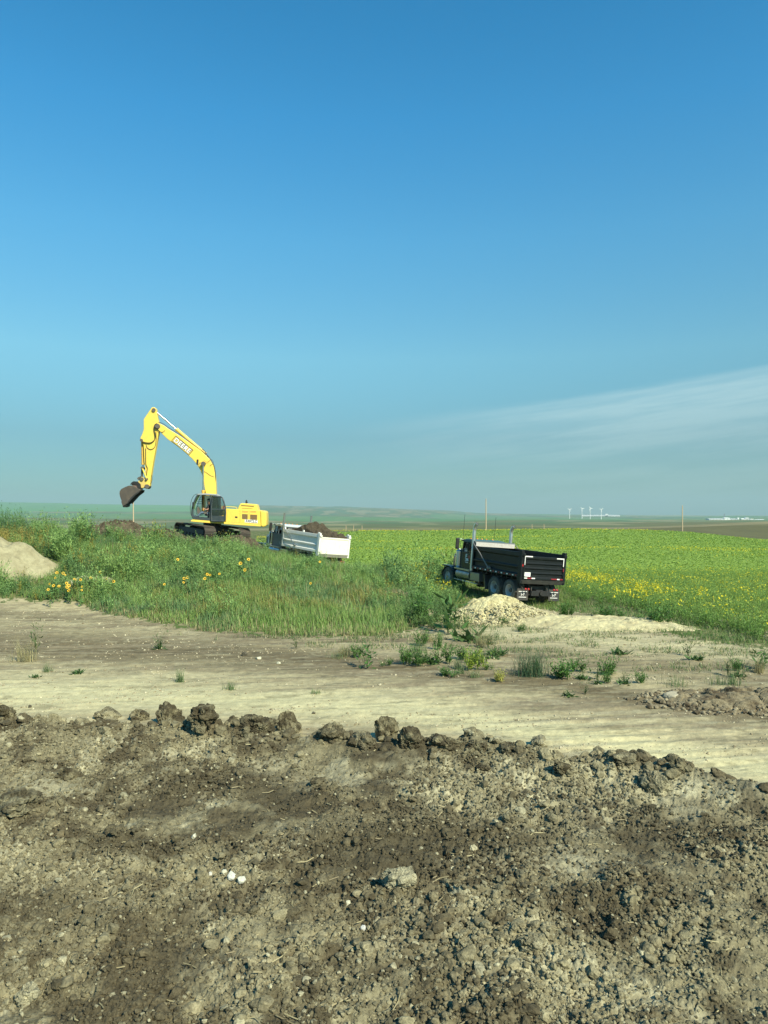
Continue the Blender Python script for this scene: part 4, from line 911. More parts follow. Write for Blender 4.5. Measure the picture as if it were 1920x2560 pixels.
M_AMB = paint('amber_lens', (.8, .25, .02), .2, dirt=.1)
M_GLS = glass_mat('window_glass'); M_GLD = glass_mat('dark_glass', (.25, .32, .32), .8)
# ------------------------------------------------------------------ dump trucks
def wheel_mesh(kind):
    """wheel about the y axis, outer face towards +y; returns tyre, rim, hub builders"""
    Mx = Matrix.Rotation(R(-90), 4, 'X'); t_ = MB(); r_ = MB(); h_ = MB(); w = .14 if kind == 'rear' else .15; R0 = .52
    prof = [(.30, -w*.9), (.36, -w), (.45, -w), (R0-.02, -w*.93), (R0, -w*.8), (R0, -.06), (R0-.015, -.055), (R0-.015, -.04), (R0, -.035), (R0, .035), (R0-.015, .04), (R0-.015, .055), (R0, .06), (R0, w*.8), (R0-.02, w*.93), (.45, w), (.36, w), (.30, w*.9)]
    t_.lathe(prof, Mx, 40)
    if kind == 'rear': t_.lathe([(q, h-.33) for q, h in prof], Mx, 40)
    for i in range(44):
        a = i/44*6.28318; Mr = Matrix.Rotation(a, 4, 'Y')
        for y0, y1 in ((-w*.8, -.07), (.07, w*.8)):
            t_.box(R0-.005, R0+.012, y0, y1, -.018, .018, Mr)
            if kind == 'rear': t_.box(R0-.005, R0+.012, y0-.33, y1-.33, -.018, .018, Mr)
    if kind == 'rear':
        r_.lathe([(.30, .125), (.285, .13), (.275, .11), (.262, .02), (.25, -.06), (.16, -.085), (.0, -.085)], Mx, 36)
        r_.lathe([(.30, -.33-.13), (.27, -.33-.1), (.25, -.3), (.24, -.1)], Mx, 36)
        h_.cyl((0, -.085, 0), (0, .06, 0), .105, .09, 20); h_.cyl((0, .06, 0), (0, .085, 0), .09, .05, 20)
        for i in range(10): a = i*.6283; h_.cyl((.165*math.cos(a), -.085, .165*math.sin(a)), (.165*math.cos(a), -.045, .165*math.sin(a)), .018, n=6)
    else:
        r_.lathe([(.30, .12), (.285, .13), (.27, .10), (.255, .04), (.235, .02), (.20, .085), (.14, .10), (0, .10)], Mx, 36)
        h_.cyl((0, .10, 0), (0, .16, 0), .075, .06, 18)
        for i in range(10): a = i*.6283; h_.cyl((.165*math.cos(a), .09, .165*math.sin(a)), (.165*math.cos(a), .125, .165*math.sin(a)), .017, n=6)
    return t_, r_, h_
def build_truck(label, Mw, K, black):
    t = empty('dump_truck', label, 'dump truck', None, Mw)
    # chassis
    m = MB()
    for s in (-1, 1): m.box(-1.25, 5.9, s*.43-.05, s*.43+.05, .62, .90)
    for x_ in (-1.2, -.68, 0, .68, 1.6, 2.6, 3.8, 5.0): m.box(x_-.07, x_+.07, -.40, .40, .66, .84)
    m.cyl((-.675, -.9, .52), (-.675, .9, .52), .07); m.cyl((.675, -.9, .52), (.675, .9, .52), .07); m.cyl((5.45, -.95, .5), (5.45, .95, .5), .05)
    for x_ in (-.675, .675): m.add(*(lambda V, Fc: ([Vector(p)*.24+Vector((x_, 0, .52)) for p in V], [tuple(f) for f in Fc]))(*ICO[2]), True)
    m.box(-.9, .9, .48, .56, .50, .60); m.box(-.9, .9, -.56, -.48, .50, .60)
    m.box(-1.62, -1.50, -.55, .55, .38, .62); m.cyl((-1.7, 0, .52), (-1.5, 0, .52), .10)      # hitch
    m.box(-1.50, -1.0, -.2, .2, .45, .66); m.cyl((-1.55, -.3, .45), (-1.2, -.3, .45), .09)
    m.build('chassis', M_BLK, t, .008)
    # wheels
    for kind, sp in (('rear', [(-.675, 1), (.675, 1), (-.675, -1), (.675, -1)]), ('front', [(5.45, 1), (5.45, -1)])):
        tb, rb, hb = wheel_mesh(kind)
        proto = None
        for x_, s in sp:
            if proto is None:
                ty = tb.build('wheel', M_RUB, t); ri = rb.build('rim', K['rim'], ty); hu = hb.build('hub', M_STL if kind == 'rear' else M_CHR, ty); proto = (ty, ri, hu); o = ty
            else:
                o = proto[0].copy(); COL.objects.link(o); o.parent = t
                for q in proto[1:]: q2 = q.copy(); COL.objects.link(q2); q2.parent = o
            o.location = (x_, s*(1.08 if kind == 'rear' else 1.05), .52); o.rotation_euler = (0, 0 if s > 0 else 0, 0 if s > 0 else math.pi)
            if kind == 'front' and s > 0: pass
    # box: side panels with folded ribs
    B = K['box']; X0, X1, Y, Z0, Z1 = -1.62, 2.78, 1.24, 1.12, 2.33
    for s in (1, -1):
        m = MB(); ys = s*Y
        # pressed profile in z, run along x: (dy, z)
        pr = [(0, Z0), (.05, Z0), (.05, Z0+.15), (-.03, Z0+.20), (-.03, 1.52), (.035, 1.57), (.035, 1.64), (-.03, 1.69), (-.03, 1.98), (-.03, 2.07), (.035, 2.11), (.05, 2.13), (.05, Z1), (-.06, Z1), (-.06, Z0)]
        V = []; n = len(pr)
        for x_ in (X0+.14, X1): V += [(x_, ys+s*dy, z_) for dy, z_ in pr]
        m.add(V, [tuple(range(n)), tuple(range(2*n-1, n-1, -1))]+[(i, n+i, n+(i+1) % n, (i+1) % n) for i in range(n)])
        m.box(X1-.10, X1+.0, min(ys, ys+s*.052), max(ys, ys+s*.052), Z0-.002, Z1+.004)
        m.build('side_panel', B, t, .012)
        # corner post
        m = MB(); m.box(X0-.08, X0+.14, min(ys-s*.06, ys+s*.075), max(ys-s*.06, ys+s*.075), .86, 2.42); m.box(X0+.14, X0+.24, min(ys, ys+s*.055), max(ys, ys+s*.055), .90, 2.38)
        m.build('corner_post', B, t, .015)
        m = MB(); m.m = 0
        if not black:
            for x_ in (X0+.1, X0+1.9, X1-.2): m.box(x_, x_+.14, min(ys-s*.06, ys+s*.03), max(ys-s*.06, ys+s*.03), Z1, Z1+.13)
            m.build('stake_pocket', B, t, .01)
    m = MB(); m.box(X0+.02, X1-.06, -Y+.061, Y-.061, Z0+.0, Z0+.06); m.build('box_floor', K['inner'], t)
    m = MB(); m.box(X1, X1+.07, -Y-.03, Y+.03, Z0, Z1+.08)
    for y_ in (-.8, -.27, .27, .8): m.box(X1+.07, X1+.12, y_-.05, y_+.05, Z0, Z1)
    m.build('headboard', B, t, .01)
    m = MB()
    for s in (-1, 1): m.box(-1.4, X1, s*.55-.07, s*.55+.07, .80, Z0-.003)
    for x_ in np.arange(-1.2, 2.7, .45): m.box(x_-.04, x_+.04, -1.15, 1.15, .99, Z0-.004)
    m.build('box_frame', B, t)
    # tailgate
    m = MB(); tx = X0-.045; n = 5; zt0, zt1 = 1.05, 2.17
    pr = [(0, zt0), (-.05, zt0), (-.05, zt0+.10)]
    nr = 4 if black else 1; hh = (zt1-.10-(zt0+.10))/nr
    for i in range(nr):
        zb = zt0+.10+i*hh
        if black: pr += [(-.005, zb+.035), (-.005, zb+hh-.07), (-.055, zb+hh-.03), (-.055, zb+hh)]
        else: pr += [(-.03, zb+.02), (-.03, zb+hh-.03), (-.055, zb+hh)]
    pr += [(-.06, zt1-.08), (-.06, zt1), (.03, zt1), (.03, zt0)]
    V = []; k = len(pr)
    for y_ in (-Y+.05, Y-.05): V += [(tx+dx, y_, z_) for dx, z_ in pr]
    m.add(V, [tuple(range(k)), tuple(range(2*k-1, k-1, -1))]+[(i, k+i, k+(i+1) % k, (i+1) % k) for i in range(k)])
    for y_ in (-Y+.03, Y-.11): m.box(tx-.065, tx-.01, y_, y_+.08, zt0+.005, zt1-.005)
    g = m.build('tailgate', K['gate'], t, .01)
    m = MB()
    for s in (-1, 1): m.box(tx-.11, tx+.02, s*(Y-.02)-.07, s*(Y-.02)+.07, zt1+.0, zt1+.13); m.cyl((tx-.04, s*(Y-.12), zt1+.06), (tx-.04, s*(Y+.08), zt1+.06), .035)
    m.build('hinge', K['gate'], g, .01)
    # rear sill
    m = MB(); m.add([(X0-.10, -Y-.02, 1.03), (X0-.10, Y+.02, 1.03), (X0-.02, Y+.02, .84), (X0-.02, -Y-.02, .84), (X0+.1, -Y-.02, 1.03), (X0+.1, Y+.02, 1.03), (X0+.1, Y+.02, .84), (X0+.1, -Y-.02, .84)],
        [(0, 3, 2, 1), (4, 5, 6, 7), (0, 1, 5, 4), (3, 7, 6, 2), (0, 4, 7, 3), (1, 2, 6, 5)])
    m.build('rear_sill', K['sill'], t, .006)
    # cab guard reaching over the cab and the tarp arms
    m = MB(); m.box(X1-.02, X1+.42, -Y, Y, Z1+.085, Z1+.12); m.cyl((X1-.05, -Y-.02, Z1+.19), (X1-.05, Y+.02, Z1+.19), .075); m.build('tarp_roller', K['roller'], t, .01)
    if black: m = MB(); m.box(X1-.16, X1-.10, -Y+.02, Y-.02, Z1-.02, Z1+.20); m.build('headboard_plank', K['board'], t, .008)
    for s in (1, -1):
        m = MB(); y_ = s*(Y+.10); m.tube([(X1-.05, y_, Z1+.14), (1.95, y_+s*.02, 1.98), (1.12, y_+s*.03, 1.36)], [.025, .028, .032], 8)
        m.cyl((1.12, y_+s*.05, 1.34), (1.12, y_-s*.10, 1.34), .075, n=14); m.box(.9, 1.16, min(y_-.03, y_+.03), max(y_-.03, y_+.03), 1.29, 1.35)
        m.build('tarp_arm', K['arm'], t)
    # cab
    CBM = K['cab']; c0, c1, cw = 3.12, 4.42, 1.0
    m = MB()
    prof = [(c0, 1.02), (c0, 2.62), (c0+.08, 2.70), (c0+.5, 2.74), (c1-.30, 2.72), (c1-.12, 2.80), (c1+.06, 2.05), (c1+.10, 1.02)]
    # lower body and roof; window band is open between pillars
    m.prism([(c0, 1.02), (c0, 2.02), (c1+.065, 2.02), (c1+.10, 1.02)], -cw, cw)
    m.build('cab_body', CBM, t, .04, 3)
    m = MB(); m.prism([(c0-.02, 2.56), (c0-.01, 2.66), (c0+.12, 2.72), (c0+.55, 2.76), (c1-.32, 2.74), (c1-.08, 2.67), (c1-.04, 2.56)], -cw+.01, cw-.01); m.build('cab_roof', K['roof'], t, .05, 3)
    m = MB()
    for s in (-1, 1):
        ya, yb = sorted((s*(cw-.03), s*(cw-.12)))
        m.box(c0+.01, c0+.16, ya, yb, 2.0, 2.59); m.box(c0+.72, c0+.77, ya, yb, 2.0, 2.59)
        m.add([(c1-.02, ya, 2.0), (c1+.06, ya, 2.0), (c1-.06, ya, 2.59), (c1-.16, ya, 2.59), (c1-.02, yb, 2.0), (c1+.06, yb, 2.0), (c1-.06, yb, 2.59), (c1-.16, yb, 2.59)], [(0, 1, 2, 3), (4, 7, 6, 5), (0, 4, 5, 1), (1, 5, 6, 2), (2, 6, 7, 3), (3, 7, 4, 0)])
    m.box(c0+.011, c0+.08, -.88, -.45, 2.0, 2.59); m.box(c0+.012, c0+.08, .45, .88, 2.0, 2.59); m.build('cab_pillar', CBM, t, .01)
    m = MB(); m.box(c0+.16, c1-.05, cw-.075, cw-.065, 2.0, 2.58); m.build('side_window', M_GLS, t); m = MB(); m.box(c0+.16, c1-.05, -cw+.065, -cw+.075, 2.0, 2.58); m.build('side_window', M_GLS, t)
    m = MB(); m.add([(c1+.03, -.86, 2.02), (c1+.03, .86, 2.02), (c1-.10, .86, 2.57), (c1-.10, -.86, 2.57), (c1+.02, -.86, 2.02), (c1+.02, .86, 2.02), (c1-.11, .86, 2.57), (c1-.11, -.86, 2.57)], [(0, 1, 2, 3), (4, 7, 6, 5), (0, 4, 5, 1), (1, 5, 6, 2), (2, 6, 7, 3), (3, 7, 4, 0)]); m.build('windscreen', M_GLS, t)
    m = MB(); m.box(c0+.03, c0+.04, -.44, .44, 2.1, 2.52); m.build('rear_window', M_GLD, t)
    m = MB(); m.box(c0+.25, c0+.38, .25, .75, 2.0, 2.45); m.box(c0+.25, c0+.38, -.75, -.25, 2.0, 2.45); m.build('seat', M_BLK, t, .03)
    m = MB(); m.add([(c1-.12, -.98, 2.70), (c1-.12, .98, 2.70), (c1+.16, .98, 2.61), (c1+.16, -.98, 2.61), (c1-.12, -.98, 2.67), (c1-.12, .98, 2.67), (c1+.16, .98, 2.58), (c1+.16, -.98, 2.58)], [(0, 3, 2, 1), (4, 5, 6, 7), (0, 1, 5, 4), (1, 2, 6, 5), (2, 3, 7, 6), (3, 0, 4, 7)]); m.build('sun_visor', M_BLK, t)
    m = MB()
    for y_ in (-.7, -.3, 0, .3, .7): m.add([Vector(p)*.045+Vector((c1-.38, y_, 2.765)) for p in ICO[1][0]], [tuple(f) for f in ICO[1][1]], True)
    m.build('marker_light', M_AMB, t)
    # doors
    for s in (1, -1):
        m = MB(); ya, yb = sorted((s*(cw+.001), s*(cw+.03))); m.prism([(c0+.17, 1.12), (c0+.17, 2.03), (c1-.06, 2.03), (c1-.02, 1.55), (c1-.14, 1.12)], ya, yb); d = m.build('door', CBM, t, .02)
        m = MB(); m.box(c0+.22, c0+.34, min(s*(cw+.03), s*(cw+.06)), max(s*(cw+.03), s*(cw+.06)), 1.42, 1.46); m.build('handle', M_CHR, d)
        if black and s > 0:
            Mt = Matrix.Translation((c0+.62, cw+.031, 1.72)) @ Matrix.Rotation(R(180), 4, 'Z') @ Matrix.Rotation(R(90), 4, 'X')
            text_mesh('lettering', 'F', .34, M_WHT, Mt @ Matrix.Translation((-.10, .06, 0)), d, .012)
            text_mesh('lettering', 'ACE', .17, M_RED, Mt @ Matrix.Translation((.10, .10, 0)), d, .006) if False else None
            m = MB(); m.box(c0+.36, c0+.50, cw+.030, cw+.034, 1.68, 1.86); m.build('door_emblem', M_RED, d)
            m = MB(); m.box(c0+.50, c0+.74, cw+.030, cw+.0335, 1.62, 1.69); m.box(c0+.46, c0+.80, cw+.030, cw+.0335, 1.56, 1.60); m.box(c0+.50, c0+.78, cw+.030, cw+.0335, 1.46, 1.50); m.build('lettering', M_WHT, d)
    # hood
    m = MB(); hx0, hx1 = c1+.08, 5.98
    secs = [(hx0, .78, 1.25, 2.04), (hx0+.5, .72, 1.2, 1.99), (hx1-.3, .62, 1.1, 1.90), (hx1, .58, 1.0, 1.84)]; V = []
    for x_, w_, zb, zt_ in secs: V += [(x_, -w_, zb), (x_, -w_, zt_-.22), (x_, -w_+.16, zt_-.04), (x_, -w_*.4, zt_), (x_, w_*.4, zt_), (x_, w_-.16, zt_-.04), (x_, w_, zt_-.22), (x_, w_, zb)]
    Fc = [tuple(range(7, -1, -1)), tuple(range(24, 32))]
    for i in range(3): Fc += [(i*8+j, i*8+(j+1) % 8, i*8+8+(j+1) % 8, i*8+8+j) for j in range(8)]
    m.add(V, Fc); m.build('hood', CBM, t, .03, 3)
    m = MB(); m.box(hx1, hx1+.06, -.50, .50, .82, 1.80)
    for y_ in np.linspace(-.42, .42, 9): m.box(hx1+.06, hx1+.075, y_-.012, y_+.012, .86, 1.76)
    m.build('grille', M_CHR, t, .01)
    for s in (1, -1):
        # fender: arch over the front wheel
        m = MB(); ya, yb = sorted((s*.60, s*1.20)); prof = []; inn = []
        for i in range(13):
            a = math.pi*(-.08+i/12*1.08); prof.append((5.45-.66*math.cos(a)*1.02, .50+.66*math.sin(a)*.98)); inn.append((5.45-.60*math.cos(a), .50+.60*math.sin(a)))
        V = [(p[0], ya, p[1]) for p in prof]+[(p[0], yb, p[1]) for p in prof]+[(p[0], ya, p[1]) for p in inn]+[(p[0], yb, p[1]) for p in inn]; k = 13
        Fc = [(i, i+1, k+i+1, k+i) for i in range(k-1)]+[(2*k+i, 3*k+i, 3*k+i+1, 2*k+i+1) for i in range(k-1)]+[(i, 2*k+i, 2*k+i+1, i+1) for i in range(k-1)]+[(k+i, k+i+1, 3*k+i+1, 3*k+i) for i in range(k-1)]+[(0, k, 3*k, 2*k), (k-1, 3*k-1, 4*k-1, 2*k-1)]
        m.add(V, Fc); m.box(5.45, 6.12, ya, yb, 1.07, 1.145); m.build('fender', CBM, t, .012)
        m = MB(); m.lathe([(.001, .1), (.12, .07), (.125, -.02), (.09, -.1), (.001, -.1)], Matrix.Translation((6.0, s*.82, 1.02)) @ Matrix.Rotation(R(90), 4, 'Y'), 18); m.build('headlight', M_CHR, t)
        # air cleaner
        m = MB(); cx_, cy_ = c1+.22, s*1.0
        m.cyl((cx_, cy_, 1.22), (cx_, cy_, 2.02), .19, n=22); m.cyl((cx_, cy_, 2.02), (cx_, cy_, 2.10), .19, .12, 22); m.cyl((cx_, cy_, 2.10), (cx_, cy_, 2.16), .15, .15, 22)
        m.cyl((cx_, cy_, 1.75), (cx_, cy_, 1.79), .197, n=22); m.cyl((cx_, cy_, 1.38), (cx_, cy_, 1.42), .197, n=22); m.cyl((cx_, cy_, 1.05), (cx_, cy_, 1.22), .10, .19, 22)
        m.build('air_cleaner', K['can'], t)
        # mirror
        m = MB(); m.box(c1-.03, c1+.06, min(s*1.20, s*1.40), max(s*1.20, s*1.40), 2.14, 2.74); mi = m.build('mirror', K['mir'], t, .02)
        m = MB()
        for z_ in (2.72, 2.16): m.tube([(c1-.1, s*.98, z_-.04), (c1+.02, s*1.3, z_)], .014)
        m.tube([(c1+.01, s*1.3, 2.76), (c1-.02, s*1.16, 2.5), (c1-.05, s*1.0, 2.06)], .012); m.build('bracket', M_CHR, mi)
        # exhaust stack
        m = MB(); sx_, sy_ = 2.98, s*1.17; m.cyl((sx_, sy_, 1.10), (sx_, sy_, 2.30), .088, n=20); m.cyl((sx_, sy_, 2.30), (sx_, sy_, 2.36), .088, .068, 20)
        if black:
            m.tube(smooth_path([(sx_, sy_, 2.36), (sx_, sy_, 3.0), (sx_, sy_, 3.28), (sx_-.05, sy_+.0, 3.46), (sx_-.20, sy_, 3.62)], 6), [.094]*25, 18, False)
            m.tube(smooth_path([(sx_-.20, sy_, 3.62), (sx_-.1, sy_, 3.52), (sx_-.05, sy_, 3.46)], 3), [.0939, .085, .08, .08, .07, .05, .03], 18, False)
        else: m.cyl((sx_, sy_, 2.36), (sx_, sy_, 3.55), .075, n=18)
        st_ = m.build('exhaust_stack', K['stack'], t)
        m = MB(); m.box(sx_-.02, sx_+.16, sy_-.03, sy_+.03, 1.9, 1.96); m.box(sx_-.02, sx_+.16, sy_-.03, sy_+.03, 1.3, 1.36); m.build('clamp', M_CHR, st_)
        # fuel tank and step box
        m = MB(); m.cyl((3.15, s*.92, .80), (4.55, s*.92, .80), .30, n=26)
        for x_ in (3.4, 3.9, 4.3): m.cyl((x_-.03, s*.92, .80), (x_+.03, s*.92, .80), .306, n=26)
        m.build('fuel_tank', K['tank'], t, .02)
        m = MB(); m.box(2.15, 3.05, min(s*.66, s*1.18), max(s*.66, s*1.18), .60, 1.02); m.box(2.2, 3.0, min(s*1.18, s*1.19), max(s*1.18, s*1.19), .88, .99); m.build('battery_box', K['tank'], t, .02)
        m = MB(); m.box(3.1, 4.65, min(s*1.1, s*1.26), max(s*1.1, s*1.26), 1.095, 1.125); m.box(2.1, 3.08, min(s*1.0, s*1.28), max(s*1.0, s*1.28), .45, .48)
        m.tube([(4.7, s*1.2, 1.08), (3.1, s*1.22, 1.06)], .03); m.tube([(4.6, s*1.24, .5), (2.1, s*1.26, .47)], .018)
        m.build('step', M_ALU, t)
        # mud flaps
        m = MB(); m.box(-1.43, -1.41, min(s*.60, s*1.24), max(s*.60, s*1.24), .14, .70); fl_ = m.build('mud_flap', M_RUB if not black else paint('flap_rubber', (.03, .032, .034), .6, dirt=.35), t)
        m = MB(); m.tube(smooth_path([(-1.44, s*1.05, .80), (-1.5, s*.98, .72), (-1.44, s*.9, .62)], 4), .012); m.tube(smooth_path([(-1.44, s*.45, .78), (-1.5, s*.50, .5), (-1.44, s*.60, .40)], 5), .014); m.build('chain', M_STL, fl_)
        if s > 0 or True:
            m = MB(); yy0, yy1 = sorted((s*.68, s*1.16))
            m.box(-1.437, -1.431, yy0, yy1, .545, .575); m.box(-1.437, -1.431, yy0+.02, yy1-.02, .275, .305); m.build('flap_text_line', M_WHT, fl_)
            if black:
                Mt = Matrix.Translation((-1.432, s*.92, .42)) @ Matrix.Rotation(R(-90), 4, 'Z') @ Matrix.Rotation(R(90), 4, 'X')
                text_mesh('lettering', '5-7', .16, M_WHT, Mt, fl_, .004)
        m = MB(); m.lathe([(.001, .03), (.05, .02), (.055, -.01)], Matrix.Translation((X0-.02, s*.75, .70)) @ Matrix.Rotation(R(-90), 4, 'Y'), 14); m.lathe([(.001, .03), (.05, .02), (.055, -.01)], Matrix.Translation((X0-.02, s*.92, .70)) @ Matrix.Rotation(R(-90), 4, 'Y'), 14); m.build('tail_light', M_LENS, t)
        # quarter fender before the rear wheels
        m = MB(); m.add([(1.62, s*.80, 1.05), (1.62, s*1.24, 1.05), (1.44, s*1.24, .30), (1.44, s*.80, .30), (1.60, s*.80, 1.05), (1.60, s*1.24, 1.05), (1.42, s*1.24, .30), (1.42, s*.80, .30)], [(0, 1, 2, 3), (4, 7, 6, 5), (0, 4, 5, 1), (1, 5, 6, 2), (2, 6, 7, 3), (3, 7, 4, 0)]); m.build('splash_guard', M_ALU, t)
    m = MB(); m.box(6.02, 6.16, -1.2, 1.2, .50, .84); m.build('bumper', K['bump'], t, .03)
    # reflective tape
    if black:
        for s in (1, -1):
            for i in range(17):
                x_ = X0+.30+i*.245
                m = MB(); ya, yb = sorted((s*(Y+.050), s*(Y+.0535))); m.box(x_, x_+.12, ya, yb, Z0+.045, Z0+.105); m.build('reflector', M_WHT if i % 2 else M_RED, t)
        for (y0, y1, z0, z1, mm) in [(1.02, 1.16, 2.13, 2.18, M_WHT), (.72, 1.02, 2.13, 2.18, M_WHT), (1.13, 1.16, 1.75, 2.13, M_WHT), (-1.10, -.70, 2.10, 2.15, M_WHT), (-1.14, -1.10, 1.75, 2.15, M_WHT), (.78, 1.12, 1.20, 1.40, M_WHT), (.95, 1.12, 1.10, 1.15, M_WHT), (.70, .95, 1.10, 1.15, M_RED), (.50, .70, 1.10, 1.15, M_WHT), (-.80, -.45, 1.10, 1.15, M_RED), (-.95, -.80, 1.10, 1.15, M_WHT), (-1.14, -.97, 1.10, 1.15, M_RED), (-1.16, -1.12, 1.5, 1.65, M_RED)]:
            m = MB(); m.box(tx-.072, tx-.066, y0, y1, z0, z1); m.build('reflector' if z1-z0 < .15 or y1-y0 < .1 else 'plate', mm, g)
        m = MB(); m.cyl((X0-.081, 1.20, 1.72), (X0-.09, 1.20, 1.72), .07, n=18); m.build('reflector', M_LENS, t)
        m = MB(); m.cyl((X0-.081, 1.20, 2.2), (X0-.09, 1.20, 2.2), .03, n=12); m.build('reflector', M_AMB, t)
        for x_, y_ in ((c1+.0, .98), (c1-.1, -.98)):
            m = MB(); m.tube([(x_, y_, 2.7), (x_-.03, y_+.02, 4.05)], .010, 5); m.build('antenna', M_BLK, t)
    for ch in t.children:
        if ch.name.split('.')[0] in ('side_panel', 'corner_post', 'sideboard', 'stake_pocket', 'box_floor', 'headboard', 'box_frame', 'tailgate', 'rear_sill', 'tarp_roller', 'headboard_plank', 'tarp_arm', 'reflector'): ch.location.z = .11
    return t
K1 = dict(rim=paint('rim_grey', (.50, .50, .47), .5, .0, dirt=.35), box=paint('black_box_paint', (.005, .0075, .009), .45, spec=.35, dirt=.08, dirtcol=(.10, .09, .07)), gate=paint('dark_gate_paint', (.005, .008, .009), .42, spec=.35, dirt=.08, dirtcol=(.12, .11, .09)), sill=paint('worn_sill', (.035, .037, .036), .55, dirt=.6, dirtcol=(.11, .10, .08)),
  board=paint('weathered_board', (.50, .48, .44), .8, dirt=.5, scale=6), inner=M_BLK, roller=paint('tarp_roll', (.08, .10, .10), .6), arm=paint('grey_arm', (.22, .21, .20), .5, .3), cab=paint('dark_green_paint', (.010, .022, .021), .22, dirt=.2, dirtcol=(.10, .09, .06)),
  roof=paint('roof_green', (.045, .115, .125), .45, dirt=.2), can=M_CHR, mir=M_BLK, stack=paint('stack_chrome', (.75, .76, .74), .3, .9, dirt=.2), tank=paint('dusty_tank', (.42, .42, .40), .35, .9, dirt=.5), bump=M_BLK)
build_truck('black dump truck with empty black box and tall curved chrome stacks beside the tan heap', view_tilt(114.5, 4.6, (6.85, 37.1, .21)), K1, True)
K2 = dict(rim=M_ALU, box=paint('white_box_paint', (.78, .78, .72), .5, dirt=.3, dirtcol=(.35, .28, .18), scale=5), gate=paint('cream_gate_paint', (.80, .78, .66), .5, dirt=.3, dirtcol=(.45, .36, .2), scale=5), sill=paint('dirty_sill', (.34, .33, .27), .7, dirt=.6),
  board=M_STL, inner=M_STL, roller=paint('light_roller', (.45, .50, .50), .4), arm=M_ALU, cab=paint('slate_paint', (.10, .14, .16), .3, dirt=.3, dirtcol=(.25, .22, .17)),
  roof=paint('roof_white', (.55, .60, .60), .4, dirt=.1), can=M_CHR, mir=M_BLK, stack=paint('grey_stack', (.22, .25, .25), .35, .5), tank=M_ALU, bump=M_CHR)
MW2 = view_tilt(131, 6.2, (-4.62, 51.13, .73))
build_truck('white dump truck loaded with dark soil standing below the excavator behind the weeds', MW2, K2, False)
# the load
nx, ny = 90, 50; X_, Y_ = np.meshgrid(np.linspace(-1.55, 2.72, nx), np.linspace(-1.14, 1.14, ny))
hx = np.interp(X_, [-1.55, -1.2, -.4, .35, .75, 1.0, 1.8, 2.4, 2.72], [-.15, -.02, .22, .58, .78, .62, .22, .08, 0]); b1, b2, id_ = worley(X_*3, Y_*3, 5)
Zl = 2.35+hx*np.cos(np.clip(np.abs(Y_)/1.3, 0, 1)*1.45)+.20*(fbm(X_*3, Y_*3, oct=4, seed=8)-.5)*2+.13*id_*np.sqrt(np.clip(1-(b1*1.2)**2, 0, 1))
Zl = np.where(np.abs(Y_) > 1.1, 2.2, Zl); V = np.stack([X_, Y_, Zl], -1).reshape(-1, 3); nb_ = nx*ny
Vb = V.copy(); Vb[:, 2] = 1.3; ii = np.arange(nb_).reshape(ny, nx); q = np.stack([ii[:-1, :-1], ii[:-1, 1:], ii[1:, 1:], ii[1:, :-1]], -1).reshape(-1, 4)
rim = np.concatenate([ii[0], ii[1:, -1], ii[-1, ::-1][1:], ii[::-1, 0][1:-1]]); rn = np.roll(rim, -1); side = np.stack([rim+nb_, rn+nb_, rn, rim], 1)
cc = np.tile(lerp(c(*BR1), c(*BR2), fbm(X_*2, Y_*2, seed=3).reshape(-1, 1))*.8, (2, 1))
ld_ = link('soil_load', np_mesh('soil_load', np.concatenate([V, Vb]), quads=np.concatenate([q, side]), col=cc, mat=M_CLOD)); ld_.matrix_world = MW2
tag(ld_, 'heap of dark brown soil piled in the white truck box', 'soil load')
# ------------------------------------------------------------------ excavator
SX = .0282/3.77; TI = R(4.6); XC, YC = 1010., 1302.
EXP = ((260+XC/3.77-960)/F*52.0, 52.0, CZ-(1000+YC/3.77-HV)/F*52.0)
EXM = view_tilt(186, 4.6, EXP)
EXI = EXM.inverted(); YD = [0.]
def E(X, Y, y=None):
    """point in the machine's own plane y that lies on the sight line through zoomed-photo point X, Y"""
    y = YD[0] if y is None else y
    u, v = 260+X/3.77, 1000+Y/3.77
    o_ = EXI @ Vector((0, 0, CZ)); d_ = EXI.to_3x3() @ Vector(((u-960)/F, 1, -(v-HV)/F)); k_ = (y-o_.y)/d_.y; p = o_+d_*k_
    return (p.x, p.z)
def E3(X, Y, y): p = E(X, Y, y); return (p[0], y, p[1])
def EP(L, y=None): return [E(*p, y) if len(p) == 2 else E(*p) for p in L]
def yd(v): YD[0] = v
YEL = paint('machine_yellow', (.84, .60, .085), .42, dirt=.30, dirtcol=(.42, .30, .12), scale=2.2, var=.10)
YEL2 = paint('ochre_yellow', (.72, .42, .06), .45, dirt=.3, dirtcol=(.4, .3, .16), scale=4)
CABM = paint('cab_grey', (.035, .050, .056), .42, dirt=.25, dirtcol=(.2, .19, .15))
TRK = paint('track_steel', (.075, .065, .055), .65, .4, dirt=.7, dirtcol=(.20, .16, .11), scale=3)
BKT = paint('bucket_steel', (.085, .072, .06), .6, .4, dirt=.65, dirtcol=(.17, .14, .10), scale=2.5, bump=.4)
HOSE = paint('hose', (.02, .02, .02), .5, dirt=.1)
GRL = paint('louvre', (.16, .09, .03), .8, dirt=.3)
ex = empty('excavator', 'yellow tracked excavator with raised boom and dark bucket on the spoil bank', 'excavator', None, EXM)
